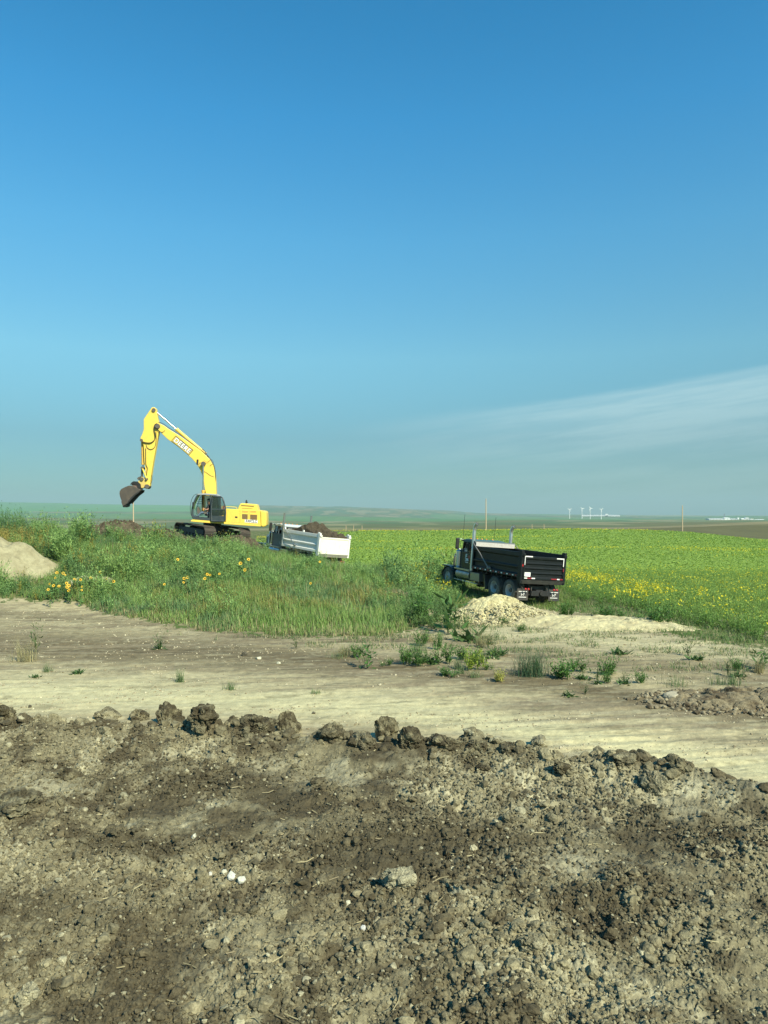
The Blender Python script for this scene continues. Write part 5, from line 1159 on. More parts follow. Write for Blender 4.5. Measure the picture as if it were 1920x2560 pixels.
# boom
yd(.34)
top = [(1056, 1010), (1055, 885), (1052, 780), (1043, 690), (1028, 620), (985, 548), (930, 495), (870, 450), (800, 400), (720, 342), (650, 298), (600, 268), (560, 238), (530, 224), (508, 226), (492, 240)]
bot = [(494, 262), (512, 285), (530, 302), (600, 370), (700, 442), (780, 508), (830, 553), (868, 597), (905, 655), (925, 705), (938, 760), (950, 840), (962, 900), (975, 1010)]
m = MB(); m.prism(EP(top+bot), -.34, .34); m.build('boom', YEL, ex, .03)
bo = [o for o in ex.children if o.name.startswith('boom')][0]
m = MB()
for X, Y, r_ in ((505, 250, .14), (1012, 1000, .16)): p = E(X, Y); m.cyl((p[0], -.45, p[1]), (p[0], .45, p[1]), r_, n=20)
p = E(940, 602); m.cyl((p[0], -.62, p[1]), (p[0], .62, p[1]), .15, n=20); m.build('pin', M_STL, bo)
p0, p1 = E(665, 366), E(815, 490)
a_ = math.atan2(p1[1]-p0[1], p1[0]-p0[0]); mid = ((p0[0]+p1[0])/2, (p0[1]+p1[1])/2); ctr = E(738, 430)
Mt = Matrix.Translation((ctr[0], .3405, ctr[1])) @ Matrix.Rotation(-(a_+math.pi), 4, 'Y').inverted().inverted() @ Matrix.Rotation(R(180), 4, 'Z') @ Matrix.Rotation(R(90), 4, 'X')
m = MB(); m.box(-.78, .78, -.245, .245, 0, .006, Mt); m.build('sign_outline', M_BLK, bo)
m = MB(); m.box(-.74, .74, -.205, .205, .006, .009, Mt); m.build('sign_field', YEL, bo)
text_mesh('letter_outline', 'DEERE', .44, M_BLK, Mt @ Matrix.Translation((0, .0, .012)), bo, .038, .002, 1.12)
text_mesh('lettering', 'DEERE', .44, M_WHT, Mt @ Matrix.Translation((0, .0, .018)), bo, .016, .003, 1.12)
m = MB(); p = E(882, 585); m.box(p[0]-.06, p[0]+.06, .34, .39, p[1]-.18, p[1]+.18); m.build('work_light', M_BLK, bo, .01)
# hoses on the boom
m = MB()
for dy in (-.22, .05, .24): m.tube(smooth_path([E3(1046, 840, dy), E3(1052, 760, dy)]+[E3(X+6, Y-8, dy) for X, Y in top[3:13]]+[E3(520, 212, dy), E3(480, 228, dy)], 4), .022)
m.tube(smooth_path([E3(925, 462, .2), E3(955, 490, .2), E3(985, 550, .2)], 5), .028)
m.tube(smooth_path([E3(505, 270, .36), E3(520, 292, .38), E3(545, 303, .38), E3(565, 297, .36), E3(572, 285, .35)], 4), .016)
m.tube(smooth_path([E3(940, 600, .40), E3(900, 590, .42), E3(905, 650, .40), E3(960, 680, .37), E3(1000, 710, .36), E3(1035, 725, .35)], 4), .010)
m.tube(smooth_path([E3(940, 570, .40), E3(975, 585, .42), E3(1010, 560, .40), E3(1030, 590, .38), E3(1000, 620, .38)], 4), .010)
m.build('hose', HOSE, bo)
# arm
yd(.26)
arm = [(440, 84), (448, 70), (470, 66), (488, 76), (495, 110), (503, 160), (512, 205), (526, 240), (518, 290), (500, 380), (482, 480), (462, 590), (448, 680), (436, 760), (432, 808), (415, 835), (390, 828), (388, 790), (396, 745), (378, 560), (372, 430), (360, 390), (345, 372), (342, 358), (360, 320), (374, 275), (373, 182)]
m = MB(); m.prism(EP(arm), -.26, .26); ar = m.build('arm', YEL, ex, .03)
m = MB()
for X, Y, r_, w_ in ((470, 95, .13, .34), (505, 250, .19, .36), (354, 380, .10, .34), (403, 745, .09, .36), (408, 815, .15, .36), (360, 640, .09, .36)): p = E(X, Y); m.cyl((p[0], -w_, p[1]), (p[0], w_, p[1]), r_, n=18)
m.build('pin', M_STL, ar)
m = MB()
for dy in (.30, .36): m.tube(smooth_path([E3(500, 222, dy), E3(478, 235, dy), E3(472, 270, dy), E3(482, 330, dy), E3(478, 370, dy), E3(445, 400, dy), E3(400, 402, dy), E3(362, 392, dy)], 6), .024)
m.tube(smooth_path([E3(490, 300, .30), E3(492, 380, .3), E3(480, 440, .3), E3(445, 466, .3), E3(410, 452, .29), E3(398, 425, .28)], 6), .018)
m.tube(smooth_path([E3(392, 455, .28), E3(395, 600, .29), E3(408, 640, .30), E3(402, 690, .28), E3(398, 740, .28)], 6), .024)
m.tube(smooth_path([E3(446, 700, .1), E3(454, 740, .1), E3(446, 780, .1), E3(432, 795, .1)], 5), .014); m.build('hose', HOSE, ar)
def ram(name, a, b, split, r, y, rodmat, barmat, parent, rev=False):
    """cylinder barrel from b to the split point and a bright rod from there to a"""
    A, B = Vector((*[E(*a)[0]], y, E(*a)[1])), Vector((E(*b)[0], y, E(*b)[1])); C_ = A.lerp(B, split)
    m = MB(); m.cyl(C_, B, r, n=20); m.cyl(C_, C_+(B-C_).normalized()*.12, r*1.18, n=20); m.cyl(C_.lerp(B, .45), C_.lerp(B, .45)+(B-C_).normalized()*.05, r*1.12, n=18)
    o = m.build(name, barmat, parent); m = MB(); m.cyl(A, C_, r*.5, n=16); m.cyl(A-Vector((0, r*.9, 0)), A+Vector((0, r*.9, 0)), r*.9, n=16); m.build('rod', rodmat, o); return o
ram('arm_cylinder', (472, 97), (955, 508), .42, .115, 0, M_CHR, YEL, ex)
ram('bucket_cylinder', (360, 638), (354, 385), .12, .095, 0, M_CHR, YEL2, ex)
for s in (.50, -.50): ram('boom_cylinder', (940, 602), (938, 1062), .54, .10, s, M_CHR, YEL2, ex)
# linkage and coupler
for s in (.31, -.31):
    m = MB(); m.tube([E3(360, 640, s), E3(403, 745, s)], .055, 8); m.build('link', YEL, ex)
m = MB(); m.tube([E3(360, 640, .12), E3(356, 742, .12)], .07, 8); m.tube([E3(360, 640, -.12), E3(356, 742, -.12)], .07, 8); m.build('link', M_STL, ex)
m = MB(); m.prism(EP([(310, 775), (335, 750), (352, 722), (372, 730), (400, 770), (430, 795), (425, 825), (402, 838), (388, 826), (350, 832), (338, 800), (318, 790)]), -.24, .24); cp_ = m.build('quick_coupler', paint('coupler_yellow', (.62, .46, .12), .5, dirt=.45, dirtcol=(.3, .24, .14), scale=4), ex, .03)
m = MB()
for X, Y, r_ in ((357, 745, .12), (405, 816, .16)): p = E(X, Y); m.cyl((p[0], -.33, p[1]), (p[0], .33, p[1]), r_, n=18)
m.prism(EP([(306, 742), (318, 726), (340, 718), (346, 728), (330, 742), (318, 752)]), -.12, .12); m.build('pin', M_STL, cp_)
m = MB(); m.prism(EP([(250, 792), (270, 778), (322, 770), (350, 800), (352, 832), (330, 848), (300, 838), (275, 812)]), -.20, .20); br = m.build('bucket_bracket', paint('pinkish_steel', (.22, .15, .12), .5, .3, dirt=.4), ex, .02)
m = MB()
for s in (.26, -.26): m.prism(EP([(245, 800), (262, 775), (276, 768), (318, 768), (346, 795), (350, 835), (338, 850), (325, 828), (312, 796), (280, 790)]), s-.03, s+.03)
p = E(284, 775); m.cyl((p[0], -.3, p[1]), (p[0], .3, p[1]), .07, n=12); p = E(338, 842); m.cyl((p[0], -.3, p[1]), (p[0], .3, p[1]), .08, n=12); m.build('ear', M_BLK, br)
yd(.62)
# bucket: shell with side plates
side = [(150, 858), (165, 838), (200, 820), (238, 806), (262, 806), (300, 828), (348, 848), (330, 872), (298, 892), (268, 918), (240, 948), (222, 970), (205, 985), (178, 1000), (164, 965), (166, 950), (152, 912), (146, 880)]
m = MB(); W2 = .62
for s in (W2, -W2): m.prism(EP(side), s-.03, s+.03)
curve = [(348, 848), (300, 828), (262, 806), (238, 806), (200, 820), (165, 838), (150, 858), (146, 880), (152, 912), (166, 950), (172, 985)]
out = EP(curve); V = []; cx0, cz0 = E(235, 900)
for q_ in out: V += [(q_[0], -W2, q_[1]), (q_[0], W2, q_[1])]
for q_ in out: k_ = .93; V += [(cx0+(q_[0]-cx0)*k_, -W2, cz0+(q_[1]-cz0)*k_), (cx0+(q_[0]-cx0)*k_, W2, cz0+(q_[1]-cz0)*k_)]
n_ = len(out); Fc = []
for i in range(n_-1): Fc += [(2*i, 2*i+1, 2*i+3, 2*i+2), (2*n_+2*i, 2*n_+2*i+2, 2*n_+2*i+3, 2*n_+2*i+1)]
Fc += [(0, 2*n_, 2*n_+1, 1), (2*n_-2, 2*n_-1, 4*n_-1, 4*n_-2)]; m.add(V, Fc); bk = m.build('bucket', BKT, ex, .01)
for i in range(5):
    m = MB(); y_ = -.52+i*.26; m.prism(EP([(168, 968), (190, 985), (207, 984), (206, 1002), (180, 1012), (174, 1000)]), y_-.05, y_+.05); m.build('tooth', M_BLK, bk)
m = MB(); m.prism(EP([(300, 896), (340, 866), (345, 852), (296, 884), (262, 912), (232, 950), (218, 976), (225, 980), (245, 955)]), W2+.031, W2+.06); m.prism(EP([(300, 896), (340, 866), (345, 852), (296, 884), (262, 912), (232, 950), (218, 976), (225, 980), (245, 955)]), -W2-.06, -W2-.031); m.build('side_cutter', M_BLK, bk)
# upper structure
yd(1.40)
m = MB(); m.prism(EP([(820, 1134), (835, 1126), (1010, 1140), (1150, 1150), (1475, 1172), (1478, 1192), (1150, 1170), (900, 1152), (818, 1144)]), -1.42, 1.42); m.build('deck', YEL, ex, .01)
m = MB(); m.prism(EP([(1146, 1024), (1265, 1030), (1470, 1040), (1476, 1175), (1146, 1152)]), .45, 1.40); m.prism(EP([(960, 1050), (1265, 1034), (1470, 1040), (1476, 1175), (960, 1140)]), -1.40, -.45); m.prism(EP([(1120, 1060), (1470, 1050), (1476, 1175), (1110, 1150)]), -.44, .44); hb = m.build('body_panels', YEL, ex, .03)
m = MB(); m.prism(EP([(1262, 1036), (1266, 1010), (1284, 976), (1300, 972), (1428, 981), (1438, 990), (1452, 1046)]), -1.1, 1.37); hd = m.build('engine_hood', YEL, ex, .04, 3)
m = MB(); m.prism(EP([(1292, 990), (1412, 998), (1412, 1006), (1292, 998)]), 1.371, 1.38); m.prism(EP([(1300, 1018), (1400, 1024), (1400, 1027), (1300, 1021)]), 1.371, 1.38); m.build('hood_slot', GRL, hd)
m = MB(); m.tube(smooth_path([E3(1340, 975, .3), E3(1340, 955, .3), E3(1346, 945, .3)], 4), .05); m.prism(EP([(1322, 968), (1340, 956), (1346, 968)]), .2, .4); m.build('exhaust', M_BLK, hd)
for (xa, ya, xb, yb) in ((1301, 1074, 1354, 1121), (1378, 1079, 1443, 1127)):
    m = MB(); m.prism(EP([(xa, ya), (xb, ya+3), (xb, yb+2), (xa, yb-1)]), 1.401, 1.408)
    gl_ = m.build('louvre', GRL, hb); m = MB()
    for k_ in range(5): y_ = ya+5+k_*(yb-ya-8)/4.; m.prism(EP([(xa+2, y_), (xb-2, y_+2.5), (xb-2, y_+5), (xa+2, y_+2.5)]), 1.408, 1.416)
    m.build('slat', paint('slat_brown', (.30, .19, .07), .7), gl_)
m = MB(); m.prism(EP([(1236, 1096), (1258, 1098), (1258, 1112), (1236, 1110)]), 1.401, 1.42); m.build('latch', M_BLK, hb)
m = MB()
for X in (1281, 1366): m.prism(EP([(X, 1036), (X+2.5, 1036), (X+2.5, 1160), (X, 1160)]), 1.401, 1.404)
m.prism(EP([(1150, 1148), (1470, 1168), (1470, 1170.5), (1150, 1150.5)]), 1.401, 1.404); m.build('panel_seam', paint('seam', (.35, .22, .03), .7), hb)
pc = E(1388, 1143); Mt2 = Matrix.Translation((pc[0], 1.402, pc[1])) @ Matrix.Rotation(R(180), 4, 'Z') @ Matrix.Rotation(R(90), 4, 'X')
m = MB(); m.box(-.44, .44, -.105, .105, 0, .004, Mt2); m.build('number_plate', M_WHT, hb)
text_mesh('lettering', '330CLC', .235, M_BLK, Mt2 @ Matrix.Translation((0, 0, .007)), hb, .006, .002)
for X in (1328, 1404):
    pc = E(X, 1056); Mt3 = Matrix.Translation((pc[0], 1.402, pc[1])) @ Matrix.Rotation(R(180), 4, 'Z') @ Matrix.Rotation(R(90), 4, 'X')
    m = MB(); m.box(-.20, .20, .03, .075, 0, .003, Mt3); m.box(-.20, .20, -.035, -.005, 0, .003, Mt3); m.build('warning_strip', paint('faded_red', (.50, .25, .06), .6), hb)
m = MB(); prof = EP([(1470, 1042), (1506, 1044), (1522, 1050), (1530, 1064), (1532, 1120), (1530, 1180), (1520, 1194), (1498, 1198), (1476, 1190)])
m.prism(prof, -1.44, 1.44); cw = m.build('counterweight', YEL, ex, .09, 4)
# hand rail and boxes behind the cab
yd(.3)
m = MB(); m.tube(smooth_path([E3(1150, 1022, .9), E3(1150, 1008, .9), E3(1160, 1004, .9), E3(1240, 1010, .9), E3(1252, 1016, .9), E3(1252, 1030, .9)], 3), .02); m.build('hand_rail', YEL, ex)
m = MB(); m.prism(EP([(1104, 1000), (1130, 996), (1132, 1040), (1104, 1040)]), -.2, .3); m.build('filter_box', YEL2, ex, .02)
m = MB(); p = E(1138, 996); m.cyl((p[0], .9, p[1]-.25), (p[0], .9, p[1]), .06, n=12); m.build('beacon', M_LENS, ex)
# cab
yd(1.40)
yc0, yc1 = .47, 1.43
m = MB()
fr = [(848, 1120), (832, 1090), (832, 1030), (846, 975), (868, 920), (884, 894)]
for s in (yc0+.05, yc1-.05):
    m.tube(smooth_path([E3(X, Y, s) for X, Y in fr], 4), .055, 8); m.tube([E3(884, 894, s), E3(960, 888, s), E3(1060, 900, s)], .05, 8)
    m.tube([E3(1062, 900, s), E3(1075, 1000, s), E3(1075, 1140, s)], .06, 8); m.tube([E3(1003, 892, s), E3(1006, 1000, s), E3(996, 1130, s)], .055, 8)
m.tube([E3(838, 1085, yc0+.05), E3(838, 1085, yc1-.05)], .05, 8); m.tube([E3(884, 894, yc0+.05), E3(884, 894, yc1-.05)], .05, 8)
m.prism(EP([(838, 1110), (842, 1086), (862, 1100), (1075, 1118), (1075, 1142), (862, 1126)]), yc0, yc1)
m.prism(EP([(1006, 1050), (1075, 1050), (1075, 1118), (1000, 1116)]), yc0, yc1-.02)
cab = m.build('cab_frame', CABM, ex)
m = MB(); m.prism(EP([(876, 896), (884, 884), (950, 879), (1070, 888), (1088, 898), (1096, 914), (1074, 912), (1060, 902), (950, 895)]), yc0-.02, yc1+.03); m.build('cab_roof', paint('roof_grey', (.30, .33, .33), .4, dirt=.2), ex, .02)
m = MB(); m.prism(EP([(846, 975), (832, 1030), (832, 1086), (836, 1086), (836, 1032), (850, 976), (888, 898), (884, 896)]), yc0+.08, yc1-.08); m.build('windscreen', M_GLS, ex)
m = MB(); m.prism(EP([(888, 900), (1000, 900), (1000, 1100), (850, 1090), (840, 1030)]), yc0+.02, yc0+.03); m.build('side_window', M_GLS, ex)
m = MB()
for Y in (915, 935, 955, 975): m.tube([E3(895-(Y-900)*.35, Y, yc0+.12), E3(935, Y+2, yc0+.12)], .012, 5)
m.tube([E3(930, 900, yc0+.3), E3(930, 1045, yc0+.3)], .03, 6); m.build('window_guard', M_BLK, ex)
m = MB(); m.prism(EP([(965, 1075), (1000, 1072), (1003, 1092), (960, 1095)]), .72, 1.20); m.prism(EP([(1000, 975), (1014, 978), (1012, 1080), (998, 1078)]), .74, 1.18); m.prism(EP([(968, 1095), (1000, 1095), (1000, 1120), (968, 1118)]), .80, 1.1); m.build('seat', M_BLK, ex, .02)
m = MB(); m.prism(EP([(868, 1018), (880, 1005), (892, 1040), (900, 1062), (885, 1080), (868, 1060)]), .7, 1.0); m.prism(EP([(935, 1058), (965, 1052), (968, 1070), (938, 1078)]), 1.12, 1.25); m.tube([E3(948, 1055, 1.18), E3(942, 1020, 1.18)], .02, 6); m.build('console', M_STL, ex, .01)
m = MB(); m.tube(smooth_path([E3(880, 884, yc1+.06), E3(848, 900, yc1+.08), E3(826, 940, yc1+.10), E3(815, 990, yc1+.10), E3(814, 1040, yc1+.10), E3(822, 1085, yc1+.08), E3(838, 1105, yc1+.03)], 5), .017); m.build('hand_rail', CABM, ex)
m = MB(); m.prism(EP([(836, 962), (850, 962), (848, 1010), (834, 1012)]), yc1+.05, yc1+.16); m.build('mirror', M_BLK, ex, .02)
# open door swung back along the body
def dpt(X, Y, off=0.): f_ = (X-1010)/135.; return E3(X, Y, 1.49+.22*f_+off)
m = MB(); loop = [(1010, 1135), (1012, 1000), (1022, 925), (1034, 910), (1100, 912), (1118, 924), (1130, 960), (1144, 1010), (1146, 1060), (1142, 1130), (1132, 1142), (1020, 1142)]
pts = [dpt(*p) for p in loop]; m.tube(pts+[pts[0]], .05, 8, False); m.tube([dpt(1010, 1032), dpt(1144, 1034)], .045, 8)
def dslab(L, o0, o1, mat, name, par):
    m = MB(); n = len(L); V = [dpt(*p, off=o0) for p in L]+[dpt(*p, off=o1) for p in L]; m.add(V, [tuple(range(n)), tuple(range(2*n-1, n-1, -1))]+[(i, n+i, n+(i+1) % n, (i+1) % n) for i in range(n)]); return m.build(name, mat, par)
m.tube([dpt(1096, 912), dpt(1100, 1032)], .035, 6); dr = m.build('door', CABM, ex)
dslab([(1012, 1030), (1022, 925), (1096, 914), (1100, 1032)], -.005, .005, M_GLD, 'pane', dr); dslab([(1100, 914), (1130, 962), (1142, 1010), (1142, 1030), (1102, 1030)], -.005, .005, M_GLS, 'pane', dr); dslab([(1012, 1036), (1142, 1036), (1140, 1090), (1012, 1088)], -.005, .005, M_GLD, 'pane', dr)
dslab([(1010, 1090), (1142, 1092), (1138, 1140), (1012, 1140)], -.02, .02, CABM, 'kick_plate', dr)
# undercarriage, turned about 50 degrees from the view plane
UM = Matrix.Rotation(R(-186-50), 4, 'Z')           # local x of the tracks runs right and towards the viewer
m = MB(); m.cyl((0, 0, .82), (0, 0, 1.12), .62, n=32); m.box(-.8, .8, -.9, .9, .42, .82)
for sx_ in (-1, 1):
    for sy_ in (-1, 1): m.tube([(sx_*.5, sy_*.4, .65), (sx_*.95, sy_*1.2, .55)], .2, 8)
o = m.build('carbody', M_BLK, ex, .02); o.matrix_local = UM
def track():
    rr = .40; half = 2.0; zc = .47; N_ = 50; per = 4*half+2*math.pi*rr; pts = []
    for i in range(N_):
        d = i/N_*per
        if d < 2*half: pts.append((-half+d, zc+rr, 0.)); continue
        d -= 2*half
        if d < math.pi*rr: a = d/rr; pts.append((half+rr*math.sin(a), zc+rr*math.cos(a), a)); continue
        d -= math.pi*rr
        if d < 2*half: pts.append((half-d, zc-rr, math.pi)); continue
        d -= 2*half; a = math.pi+d/rr; pts.append((-half+rr*math.sin(a), zc+rr*math.cos(a), a))
    m = MB(); L = per/N_*.94
    for x_, z_, a in pts:
        Mx_ = Matrix.Translation((x_, 0, z_)) @ Matrix.Rotation(a, 4, 'Y')
        m.box(-L/2, L/2, -.40, .40, -.012, .018, Mx_)
        for k in (-.3, 0., .3): m.box(k*L-.010, k*L+.010, -.40, .40, .018, .048 if k else .040, Mx_)
        m.box(-L*.45, L*.45, -.12, .12, -.08, -.013, Mx_)
    return m
tm = track(); first = None
for s in (1, -1):
    if first is None: o = tm.build('track', TRK, ex)
    else: o = first.copy(); COL.objects.link(o); o.parent = ex
    o.matrix_local = UM @ Matrix.Translation((0, s*1.32, 0)); first = first or o
    for nm, x_ in (('idler', -2.0), ('drive_sprocket', 2.0)):
        m = MB(); Mq = Matrix.Translation((x_, 0, .47)) @ Matrix.Rotation(R(-90), 4, 'X'); m.lathe([(0, -.16), (.1, -.16), (.13, -.10), (.30, -.08), (.33, -.10), (.345, 0), (.33, .10), (.30, .08), (.13, .10), (.1, .16), (0, .16)], Mq, 26); m.build(nm, M_STL, o)
    m = MB(); m.box(-1.75, 1.75, -.17, .17, .30, .66); m.build('track_frame', M_BLK, o, .03)
    for k in range(7):
        m = MB(); x_ = -1.5+k*.5; m.cyl((x_, -.2, .22), (x_, .2, .22), .11, n=14); m.build('roller', M_STL, o)
# operator
def skin(name, joints, edges, mat, parent=None, sub=2):
    me = bpy.data.meshes.new(name); me.from_pydata([j[0] for j in joints], edges, []); me.materials.append(mat); o = link(name, me, parent)
    md = o.modifiers.new('skin', 'SKIN'); md.use_smooth_shade = True
    for i, j in enumerate(joints): me.skin_vertices[0].data[i].radius = (j[1], j[1]); me.skin_vertices[0].data[i].use_root = (i == 0)
    s_ = o.modifiers.new('sub', 'SUBSURF'); s_.levels = sub; s_.render_levels = sub; return o
def J(X, Y, y, r): return (E3(X, Y, y), r)
SKN = paint('skin', (.42, .24, .16), .6, dirt=0); JN = paint('jeans', (.09, .14, .21), .85, dirt=.2); SH = paint('dark_shirt', (.03, .028, .03), .9, dirt=.05)
js = [J(980, 1066, .96, .14), J(982, 1038, .96, .14), J(984, 1008, .96, .17), J(984, 990, .96, .07), J(984, 976, .96, .065), J(982, 958, .96, .105), J(982, 948, .96, .085)]
ed = [(0, 1), (1, 2), (2, 3), (3, 4), (4, 5), (5, 6)]
for s in (1, -1):
    b_ = len(js); js += [J(985, 1002, .96+s*.19, .065), J(978, 1035, .96+s*.24, .048), J(950, 1030, .96+s*.22, .038), J(942, 1022, .96+s*.21, .036)]; ed += [(2, b_), (b_, b_+1), (b_+1, b_+2), (b_+2, b_+3)]
    for k in range(5):
        f_ = len(js); yk = .96+s*.21+(k-2)*.022; js += [J(936, 1018+(k == 4)*5, yk, .011), J(933, 1024, yk, .010)]; ed += [(b_+3, f_), (f_, f_+1)]
    b_ = len(js); js += [J(972, 1070, .96+s*.10, .085), J(918, 1058, .96+s*.17, .065), J(886, 1092, .96+s*.17, .048), J(876, 1104, .96+s*.17, .045), J(860, 1104, .96+s*.17, .035)]; ed += [(0, b_)]+[(b_+i, b_+i+1) for i in range(4)]
pr = skin('person', js, ed, SKN); pr.matrix_world = EXM; tag(pr, 'seated operator in dark shirt, jeans and cap inside the excavator cab', 'person')
jt = [J(980, 1064, .96, .155)]; et = []
for s in (1, -1):
    b_ = len(jt); jt += [J(972, 1070, .96+s*.10, .10), J(918, 1058, .96+s*.17, .078), J(888, 1090, .96+s*.17, .062), J(880, 1098, .96+s*.17, .06)]; et += [(0, b_)]+[(b_+i, b_+i+1) for i in range(3)]
skin('trousers', jt, et, JN, pr)
jh = [J(981, 1054, .96, .16), J(982, 1038, .96, .16), J(984, 1008, .96, .185), J(984, 994, .96, .08)]; eh = [(0, 1), (1, 2), (2, 3)]
for s in (1, -1): b_ = len(jh); jh += [J(985, 1002, .96+s*.19, .08), J(980, 1024, .96+s*.23, .066)]; eh += [(2, b_), (b_, b_+1)]
skin('shirt', jh, eh, SH, pr)
for s in (1, -1):
    m = MB(); m.prism(EP([(856, 1112), (856, 1100), (872, 1094), (884, 1094), (884, 1112)]), .96+s*.17-.05, .96+s*.17+.05); m.build('boot', M_BLK, pr, .02)
m = MB(); hc = E(982, 950); Mh = Matrix.Translation((hc[0], .96, hc[1]+.03)); m.lathe([(.128, 0), (.125, .05), (.10, .10), (.05, .13), (0, .135)], Mh, 20); m.box(.08, .24, -.09, .09, 0, .015, Mh); m.build('cap', M_BLK, pr)
m = MB(); nz = E(982, 958); m.add([(nz[0]+.10, .94, nz[1]), (nz[0]+.10, .98, nz[1]), (nz[0]+.135, .96, nz[1]-.015), (nz[0]+.10, .96, nz[1]+.05)], [(0, 2, 1), (0, 3, 2), (1, 2, 3), (0, 1, 3)]); m.build('nose', SKN, pr)
# ------------------------------------------------------------------ poles, fence posts, far things
M_WOOD = paint('weathered_pole', (.50, .38, .24), .85, dirt=.3, dirtcol=(.3, .24, .17), scale=2)
for (u, v0, v1, yd, lean, lab) in [(334, 1243, 1314, 150, .035, 'bare wooden pole standing behind the spoil heap under the bucket'), (1215, 1247, 1325, 214, 0, 'bare wooden pole beyond the canola left of centre, behind the black truck'), (1706, 1264, 1328, 214, 0, 'bare wooden pole at the far edge of the canola on the right')]:
    X = (u-960)/F*yd; zt_ = CZ-(v0-HV)/F*yd; zb = float(gz([X], [yd])[0])-.3; H_ = zt_-zb; m = MB(); m.cyl((0, 0, 0), (-lean*H_*.3, 0, H_), .16 if yd > 200 else .14, .12 if yd > 200 else .10, 12)
    m.cyl((-lean*H_*.3, 0, H_), (-lean*H_*.3, 0, H_+.06), .14 if yd > 200 else .11, .05, 12)
    o = m.build('utility_pole', M_WOOD, None); o.location = (X, yd, zb); tag(o, lab, 'pole', 'bare utility poles')
for i, (u, yd) in enumerate([(865, 212), (884, 212), (905, 213), (1330, 213), (1360, 213)]):
    X = (u-960)/F*yd; z_ = float(gz([X], [yd])[0]); m = MB(); m.cyl((0, 0, -.1), (0, 0, 1.9), .09, .08, 8); m.cyl((0, 0, 1.9), (0, 0, 1.95), .08, .03, 8); o = m.build('fence_post', M_WOOD, None); o.location = (X, yd, z_)
    tag(o, ['wooden fence post at the field edge nearest the white truck', 'wooden fence post second from the white truck', 'wooden fence post third from the white truck', 'wooden fence post at the field edge right of the black truck stack', 'rightmost wooden fence post on the field edge'][i], 'fence post', 'fence posts along the field edge')
# wind turbines: (u, v hub, v base, blade turn, label)
M_TUR = paint('turbine_white', (.82, .82, .80), .5, dirt=0, var=.02)
D = 4200.
for u, vh, vb, a0, lab in [(1424, 1274, 1293, 55, 'leftmost of the four far white wind turbines'), (1455, 1272, 1291, 70, 'second white wind turbine from the left'), (1475.5, 1271, 1286, 88, 'tallest white wind turbine, third from the left'), (1503, 1274, 1288, 52, 'rightmost of the four far white wind turbines')]:
    px = D/F; X = (u-960)*px; zh = CZ-(vh-HV)*px; zb = float(gz([X], [D])[0])-4
    r_ = empty('wind_turbine', lab, 'wind turbine', 'wind turbines on the skyline', Matrix.Translation((X, D, zb)))
    m = MB(); m.cyl((0, 0, 0), (0, 0, zh-zb), 1.7, 1.2, 14); m.build('tower', M_TUR, r_)
    m = MB(); m.box(-2.2, 2.2, -3.5, 6, zh-zb-2.2, zh-zb+2.4); m.build('nacelle', M_TUR, r_, .5)
    for k in range(3):
        m = MB(); Mx_ = Matrix.Translation((0, -5, zh-zb)) @ Matrix.Rotation(R(a0+120*k), 4, 'Y')
        m.add([Mx_ @ Vector(p) for p in [(-1.3, -.5, 0), (1.3, -.5, 0), (2.0, -.3, 4), (-1.2, -.3, 4), (.8, -.2, 13), (-.6, -.2, 13), (-1.3, .5, 0), (1.3, .5, 0), (2.0, .3, 4), (-1.2, .3, 4), (.8, .2, 13), (-.6, .2, 13)]], [(0, 1, 2, 3), (3, 2, 4, 5), (6, 9, 8, 7), (9, 11, 10, 8), (0, 3, 9, 6), (3, 5, 11, 9), (1, 7, 8, 2), (2, 8, 10, 4), (5, 4, 10, 11), (0, 6, 7, 1)]); m.build('blade', M_TUR, r_)
    m = MB(); m.cyl((0, -6.6, zh-zb), (0, -3.4, zh-zb), .8, 2.1, 12); m.build('hub', M_TUR, r_)
# buildings: (u0, u1, v roof, v base, depth, roof colour, wall colour, form, label)
WH, GY_, DK = (.82, .82, .80), (.55, .56, .56), (.05, .06, .06)
BL = [(1455, 1550, 1287.5, 1290.5, 6500, WH, GY_, 'long', 'long low white roof under the wind turbines'), (1513, 1520, 1285, 1288, 6500, WH, WH, 'box', 'small white block on the long low white roof line'),
 (1773, 1812, 1296, 1298.5, 3400, WH, GY_, 'long', 'long white shed at the left end of the far plant'), (1812, 1825, 1294, 1298.5, 3400, WH, WH, 'gable', 'white stepped hall beside the far mast'),
 (1825, 1842, 1296.5, 1299, 3400, WH, GY_, 'long', 'low white shed right of the far mast'), (1844, 1848, 1294.5, 1300, 3400, WH, WH, 'box', 'narrow white tower block of the far plant'),
 (1854, 1863, 1296, 1301, 3400, WH, (.75, .70, .62), 'gable', 'square white hall in the middle of the far plant'), (1863, 1873, 1293.5, 1301, 3400, GY_, GY_, 'dome', 'grey domed store behind the far white halls'),
 (1875, 1885, 1297, 1301, 3400, WH, GY_, 'dome', 'white arched hall right of the grey dome'), (1888, 1896, 1298.5, 1302, 3400, WH, WH, 'gable', 'small white hall second from the right end of the plant'),
 (1898, 1912, 1298, 1302, 3400, WH, (.75, .70, .62), 'gable', 'white gabled hall at the right end of the far plant'), (1916, 1934, 1301.5, 1303, 3400, WH, GY_, 'long', 'low white strip roof cut by the right edge of the picture'),
 (1779, 1791, 1304, 1308.5, 2400, DK, DK, 'gable', 'lone dark barn below the far white plant')]
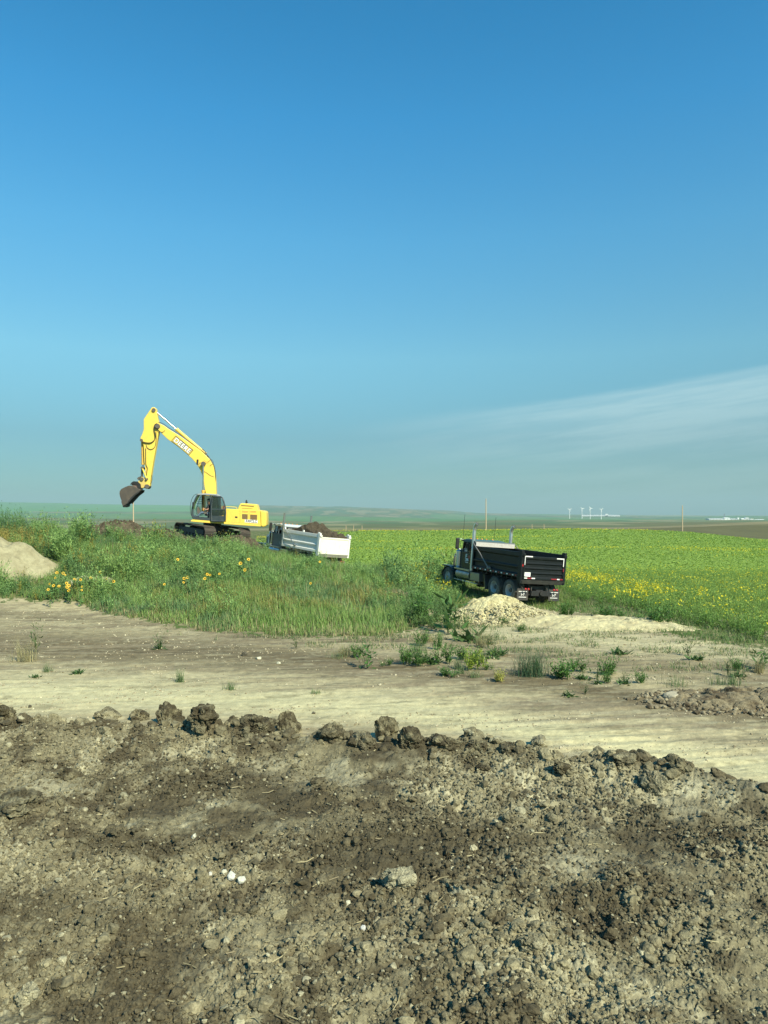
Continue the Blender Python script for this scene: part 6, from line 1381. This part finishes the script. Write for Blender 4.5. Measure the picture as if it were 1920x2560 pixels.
for u0, u1, vr_, vb, D_, rc, wc, form, lab in BL:
    px = D_/F; w = (u1-u0)*px; h = (vb-vr_)*px; X = ((u0+u1)/2-960)*px; zb = CZ-(vb-HV)*px; zg = float(gz([X], [D_])[0]); ex_ = max(0, zb-zg)+3
    r_ = empty('building', lab, 'building', 'far pale plant buildings' if D_ == 3400 else None, Matrix.Translation((X, D_, zb-ex_))); dp = min(w, 40)
    hw = h*(.62 if form in ('gable', 'dome', 'long') else 1)+ex_; m = MB(); m.box(-w/2, w/2, 0, dp, 0, hw); m.build('wall', paint('far_wall', wc, .7, dirt=.1, scale=.1), r_)
    mr = paint('far_roof', rc, .5, dirt=.05, scale=.1); m = MB(); ht = h+ex_
    if form == 'box': m.box(-w/2-.5, w/2+.5, -.5, dp+.5, hw, hw+.8)
    elif form == 'dome':
        V = []
        for y_ in (-.5, dp): V += [(-w/2*math.cos(i/12*math.pi), y_, hw+(ht-hw)*math.sin(i/12*math.pi)) for i in range(13)]
        m.add(V, [tuple(range(13)), tuple(range(25, 12, -1))]+[(i, 13+i, 14+i, i+1) for i in range(12)])
    else: m.add([(-w/2-1, -1, hw), (w/2+1, -1, hw), (w/2+1, dp+1, hw), (-w/2-1, dp+1, hw), (-w/2-1, dp/2, ht), (w/2+1, dp/2, ht)], [(0, 1, 5, 4), (2, 3, 4, 5), (0, 4, 3), (1, 2, 5), (0, 3, 2, 1)])
    m.build('roof', mr, r_)
    if D_ > 3000:
        m = MB()
        for k in range(max(1, int(w/12))): x_ = -w/2+(k+.5)*w/max(1, int(w/12)); m.box(x_-1.6, x_+1.6, -.25, -.02, ex_+h*.05, ex_+h*.4)
        m.build('window_row', paint('far_window', (.12, .14, .15), .3), r_)
px = 3400/F; X = (1814.5-960)*px; zb = CZ-(1298-HV)*px; m = MB(); hm = 14*px
for sx_ in (-1, 1):
    for sy_ in (-1, 1): m.tube([(sx_*3.2, sy_*3.2, -6), (sx_*.7, sy_*.7, hm)], .55, 5)
for k in range(7): z_ = k/7*hm; q = 3.2-2.5*k/7; m.tube([(-q, -q, z_), (q, -q, z_+hm/8)], .35, 4); m.tube([(q, q, z_), (-q, q, z_+hm/8)], .35, 4)
o = m.build('lattice_mast', paint('mast_grey', (.22, .26, .30), .6), None); o.location = (X, 3415, zb); tag(o, 'thin grey lattice mast rising over the far white plant', 'mast')
# ------------------------------------------------------------------ haze
me = bpy.data.meshes.new('haze'); hx_, hy0, hy1, hz0, hz1 = 15000., -80., 15200., -320., 330.
Vh = [(a, b, c_) for a in (-hx_, hx_) for b in (hy0, hy1) for c_ in (hz0, hz1)]
me.from_pydata(Vh, [], [(0, 1, 3, 2), (4, 6, 7, 5), (0, 4, 5, 1), (2, 3, 7, 6), (0, 2, 6, 4), (1, 5, 7, 3)])
mh = bpy.data.materials.new('haze_air'); mh.use_nodes = True; t = mh.node_tree; t.nodes.clear()
o_ = N(t, 'ShaderNodeOutputMaterial'); pv = N(t, 'ShaderNodeVolumePrincipled'); pv.inputs['Color'].default_value = (.50, .72, .76, 1); pv.inputs['Density'].default_value = 9.5e-5; pv.inputs['Anisotropy'].default_value = .0
t.links.new(pv.outputs[0], o_.inputs['Volume']); me.materials.append(mh); tag(link('haze', me), kind='stuff')
